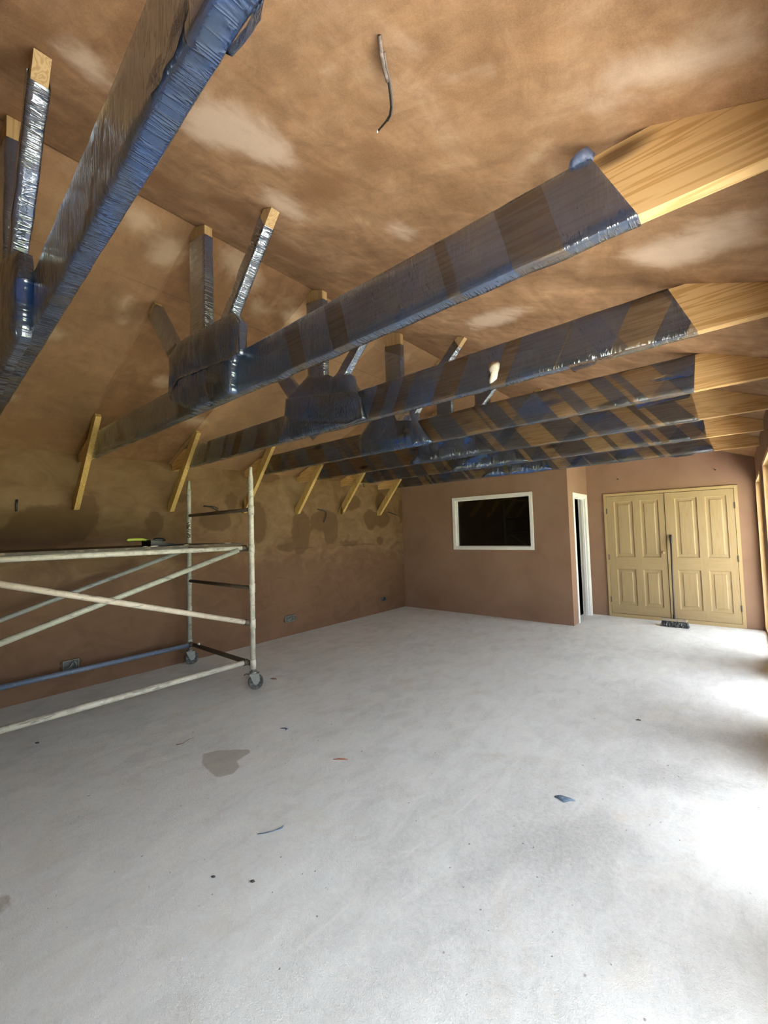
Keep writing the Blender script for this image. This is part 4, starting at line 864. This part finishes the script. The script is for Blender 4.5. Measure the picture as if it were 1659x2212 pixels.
hood.faces.new([r2[0][k] for k in (0, 2, 3, 1)]); hood.faces.new([r2[-1][k] for k in (0, 1, 3, 2)])
build('hood', hood, M_black, dp)
build('brush_bristles', T([dp_w(.075, .02, .056), dp_w(.10, .02, .060), dp_w(.16, .02, .058), dp_w(.185, .02, .050)], [.010, .014, .014, .009], 10), M_black, dp, smooth=True)
tag(build('handle', T([dp_w(.02, 0, .050), dp_w(-.01, 0, .058), dp_w(-.03, 0, .062), dp_w(-.10, 0, .064), dp_w(-.155, 0, .062), dp_w(-.165, 0, .061)], [.010, .010, .0125, .0135, .012, .006], 14), mat_plain('lime_rubber_grip', (.36, .44, .07, 1), .5, var=.3, scale=30, col2=(.20, .26, .05, 1)), dp, smooth=True), 'lime green handle')

# ------------------------------------------------------------------ broom against the doors
br = empty('broom', (-.80, 7.42, 0), 'black broom with a paint-splashed brush leaning on the pine double doors', 'broom')
top = Vector((-.815, 7.755, 1.335)); bot = Vector((-.795, 7.425, .125)); d_ = (top-bot).normalized()
build('handle', T([bot, bot.lerp(top, .5), top-d_*.14], .0115, 14), mat_plain('dark_brown_handle', (.045, .032, .030, 1), .4), br, smooth=True)
build('grip', T([top-d_*.14, top-d_*.135, top-d_*.03, top-d_*.006, top], [.012, .0155, .0165, .013, .006], 14), M_black, br, smooth=True)
build('socket', T([bot-d_*.06, bot-d_*.02, bot+d_*.045, bot+d_*.05], [.020, .019, .016, .012], 14), M_black, br, smooth=True)
bm = bmesh.new(); rnd = random.Random(8)
prism(bm, [(7.375, .085), (7.475, .085), (7.47, .108), (7.45, .115), (7.40, .115), (7.38, .108)], 'x', -.945, -.645)
build('brush_block', bm, mat_plain('splashed_block', (.32, .27, .20, 1), .6, var=.7, scale=18, col2=(.05, .045, .04, 1)), br, bevel=.003)
Mbr = mat_plain('black_bristles_splashed', (.012, .012, .013, 1), .6, var=.95, scale=42, col2=(.42, .43, .42, 1))
bm = bmesh.new()
for a in range(18):
    for b_ in range(6):
        x0 = -.938+a*.0168; y0 = 7.385+b_*.016; fx = (x0+.795)*.13+rnd.uniform(-.004, .004); fy = (y0-7.425)*.35+rnd.uniform(-.003, .003)
        tube(bm, [(x0, y0, .088), (x0+fx*.5, y0+fy*.5, .05), (x0+fx, y0+fy, .002)], [.0062, .0078, .0088], 6)
tag(build('bristles', bm, Mbr, br), 'black bristles splashed with dried plaster', kind='stuff')

# ------------------------------------------------------------------ loose cables
Mcab = mat_plain('grey_black_cable', (.020, .018, .017, 1), .45)
Mcopper = mat_plain('bare_copper', (.45, .23, .12, 1), .35, .6)
def on_right(x, y, off=0.0): return Vector((x, y, ceil_z(x)-off))
cb = empty('ceiling_cable', on_right(-.606, .751), 'loose dark electric cable hanging out of the sloping ceiling near the viewer', 'cable')
core = [(-.606, .751, 0.0), (-.624, .778, .012), (-.640, .806, .020), (-.654, .838, .026), (-.672, .868, .034), (-.690, .893, .040), (-.715, .918, .040), (-.745, .938, .034), (-.775, .955, .028), (-.800, .968, .024)]
pts = [on_right(a, b, c_+.004) for a, b, c_ in core]
build('sheath', T(pts[:4], .0052, 10), mat_plain('grey_sheath', (.16, .13, .11, 1), .5, var=.6, scale=60, col2=(.55, .48, .40, 1)), cb, smooth=True)
build('wire', T([p+Vector((.001, .002, 0)) for p in pts[2:]], .0027, 8), Mcab, cb, smooth=True)
build('wire', T([p+Vector((.005, .006, .002)) for p in pts[1:8]], .0024, 8), mat_plain('grey_core', (.20, .17, .15, 1), .5), cb, smooth=True)
build('wire_end', T([pts[-1], pts[-1]+Vector((-.006, .004, -.001))], .003, 8), M_whitesplash, cb, smooth=True)
def wallcable(label, pts, r=.006):
    o = build('wall_cable', T([(XL+p[2], p[0], p[1]) for p in pts], r, 8), Mcab, smooth=True)
    tag(o, label, 'cable', 'cable tails on the left wall')
wallcable('short dark cable tail hanging flat on the left wall at the edge of the photo', [(.768, 1.905, .0), (.766, 1.900, .012), (.764, 1.86, .013), (.765, 1.815, .012), (.762, 1.795, .010)], .009)
wallcable('looped dark cable tail on the left wall between the two scaffold posts', [(2.58, 1.895, .0), (2.60, 1.898, .02), (2.66, 1.885, .035), (2.72, 1.86, .04), (2.765, 1.838, .035), (2.755, 1.87, .04), (2.70, 1.893, .045), (2.64, 1.893, .04)], .007)
wallcable('bent dark cable tail below the fourth wall brace, right of the near post', [(4.47, 1.905, .0), (4.50, 1.895, .02), (4.58, 1.885, .03), (4.635, 1.862, .03), (4.64, 1.80, .03), (4.61, 1.73, .025), (4.585, 1.69, .02)], .008)
wallcable('straight dark cable tail on the left wall close to the room corner', [(6.24, 1.89, .0), (6.28, 1.885, .02), (6.40, 1.855, .03), (6.52, 1.825, .03)], .009)
wallcable('tiny upright cable stub under the ceiling beside the last wall brace', [(6.02, 2.36, .0), (6.02, 2.365, .015), (6.02, 2.31, .018)], .008)
# downlight wire poking through the slope
p = Vector((-4.385, 1.55, ceil_z(-4.385)))
q = empty('torn_hole', p, 'small torn hole with a white wire end in the left ceiling slope', 'hole')
build('hole_rim', T([p+Vector((.0, -.02, -.002)), p+Vector((.012, .0, -.010)), p+Vector((.002, .022, -.004))], [.008, .012, .006], 8), M_whitesplash, q, smooth=True)
build('wire_end', T([p+Vector((.02, .02, 0)), p+Vector((.024, .025, -.012)), p+Vector((.022, .045, -.014))], .007, 8), Mcab, q, smooth=True)

# ------------------------------------------------------------------ back boxes waiting for sockets in the left wall
M_lip = mat_plain('damp_plaster_edge', (.085, .048, .020, 1), .8, var=.5, scale=40, col2=(.20, .13, .075, 1), bump=.3)
def socket(y0, y1, z0, z1, label, ragged, seed):
    s = empty('socket_box', (XL, (y0+y1)/2, z0), label, 'socket box', 'empty socket boxes in the left wall')
    rnd = random.Random(seed); t = .004; d = .012; bm = bmesh.new()
    box(bm, XL+.0005, XL+.002, y0, y1, z0, z1)
    build('back_plate', bm, mat_plain('box_back_%d' % seed, (.085, .092, .085, 1), .5, .3, var=.8, scale=30, col2=(.03, .03, .028, 1)), s)  # plate colour darkened to paint in the shade of a deeper recess
    bm = bmesh.new()
    for a in ((y0, y0+t, z0, z1), (y1-t, y1, z0, z1), (y0+t, y1-t, z0, z0+t), (y0+t, y1-t, z1-t, z1)): box(bm, XL+.002, XL+d, a[0], a[1], a[2], a[3])
    build('steel_rim', bm, M_steel, s)
    # lip of broken plaster round the box
    bm = bmesh.new(); cy_, cz_ = (y0+y1)/2, (z0+z1)/2; n = 28; ri = []; ro = []
    for k in range(n):
        a = 2*PI*k/n; c_, s_ = math.cos(a), math.sin(a); sq = 1/max(abs(c_), abs(s_))
        ri.append((cy_+c_*sq*((y1-y0)/2+.001), cz_+s_*sq*((z1-z0)/2+.001)))
        e_ = ragged*(1+.45*rnd.uniform(-1, 1)); sr = sq**.75
        ro.append((cy_+c_*sr*((y1-y0)/2+e_*1.5), cz_+s_*sr*((z1-z0)/2+e_)))
    a = [bm.verts.new((XL+.0006, *p_)) for p_ in ro]; b = [bm.verts.new((XL+.010, lerp(o[0], i_[0], .35), lerp(o[1], i_[1], .35))) for o, i_ in zip(ro, ri)]; c_ = [bm.verts.new((XL+.003, *p_)) for p_ in ri]
    for k in range(n):
        k2 = (k+1) % n; bm.faces.new([a[k], a[k2], b[k2], b[k]]); bm.faces.new([b[k], b[k2], c_[k2], c_[k]])
    build('plaster_lip', bm, M_lip, s, smooth=True)
    bm = bmesh.new(); L = y1-y0; H = z1-z0
    tube(bm, [(XL+.003, y0+L*.62, z1-.006), (XL+.016, y0+L*.60, z1-.02), (XL+.020, y0+L*.45, z0+H*.45), (XL+.016, y0+L*.2, z0+H*.3)], .0055, 8)
    tube(bm, [(XL+.003, y0+L*.70, z1-.006), (XL+.014, y0+L*.72, z1-.02), (XL+.018, y0+L*.82, z0+H*.5), (XL+.014, y0+L*.75, z0+H*.22)], .0055, 8)
    build('cable_tails', bm, M_steel if seed != 3 else Mcab, s, smooth=True)
socket(1.13, 1.265, .205, .305, 'empty steel socket box in the left wall above the blue scaffold tube', .016, 1)
socket(3.80, 3.985, .208, .292, 'empty steel socket box low in the left wall just right of the scaffold', .014, 2)
socket(5.99, 6.115, .200, .275, 'small dark socket box low in the left wall near the room corner', .008, 3)

# ------------------------------------------------------------------ scraps on the floor
def scrap(name, label, cat, pts, r, m, flat=.5):
    bm = T([(a, b, .004) for a, b in pts], r, 8)
    for v in bm.verts: v.co.z = .0008+max(0, v.co.z-.004+.004)*flat
    zm = min(v.co.z for v in bm.verts)
    for v in bm.verts: v.co.z += .0005-zm
    return tag(build(name, bm, m, smooth=True), label, cat, 'scraps on the concrete floor')
Mbl = mat_plain('blue_scrap_film', (.10, .16, .24, 1), .35, var=.5, scale=60, col2=(.35, .42, .48, 1))
Mleaf = mat_plain('dead_leaf_brown', (.17, .085, .05, 1), .7); Mgr = mat_plain('dark_chip', (.06, .06, .065, 1), .7); Mred = mat_plain('red_splinter', (.40, .19, .12, 1), .7)
scrap('plastic_scrap', 'torn scrap of blue grey plastic on the pale floor right of centre', 'scrap', [(-.865, 2.42), (-.84, 2.43), (-.815, 2.425), (-.79, 2.445), (-.765, 2.45)], [.006, .020, .026, .012, .004], Mbl)
scrap('wood_splinter', 'reddish wood splinter on the floor right of the brown stain', 'splinter', [(-2.14, 1.93), (-2.115, 1.955), (-2.085, 1.975), (-2.06, 1.99)], [.003, .008, .009, .003], Mred)
scrap('dead_leaf', 'brown dead leaf on the floor right of the near castor', 'leaf', [(-3.83, 2.60), (-3.80, 2.612), (-3.775, 2.63), (-3.755, 2.625)], [.003, .014, .012, .003], Mleaf)
scrap('plaster_chip', 'dark oval chip on the floor below the lower scaffold tube', 'chip', [(-4.10, .732), (-4.088, .738), (-4.075, .745)], [.006, .013, .006], Mgr)
scrap('twig', 'thin bent twig on the floor left of the brown stain', 'twig', [(-3.20, 1.37), (-3.18, 1.405), (-3.21, 1.47), (-3.20, 1.50)], [.004, .0025, .002, .001], Mleaf)
scrap('plastic_scrap', 'curled blue plastic scrap on the floor beyond the brown stain', 'scrap', [(-2.80, 1.985), (-2.775, 2.01), (-2.75, 2.012), (-2.742, 1.99)], [.003, .008, .009, .003], Mbl)
scrap('plastic_strand', 'thin blue plastic strand on the floor below the reddish splinter', 'scrap', [(-1.93, 1.22), (-1.905, 1.25), (-1.885, 1.285), (-1.87, 1.325), (-1.875, 1.34)], [.002, .004, .003, .006, .002], Mbl)
scrap('plaster_chip', 'small dark chip on the bright floor in front of the doors', 'chip', [(-.685, 3.735), (-.67, 3.748), (-.655, 3.75)], [.004, .012, .005], Mgr)
scrap('plaster_chip', 'grey chip near the bottom of the floor, left of two', 'chip', [(-1.862, .945), (-1.852, .951), (-1.845, .955)], [.003, .007, .003], Mgr)
scrap('plaster_chip', 'grey chip near the bottom of the floor, right of two', 'chip', [(-1.702, 1.04), (-1.692, 1.046), (-1.684, 1.05)], [.003, .008, .003], Mgr)
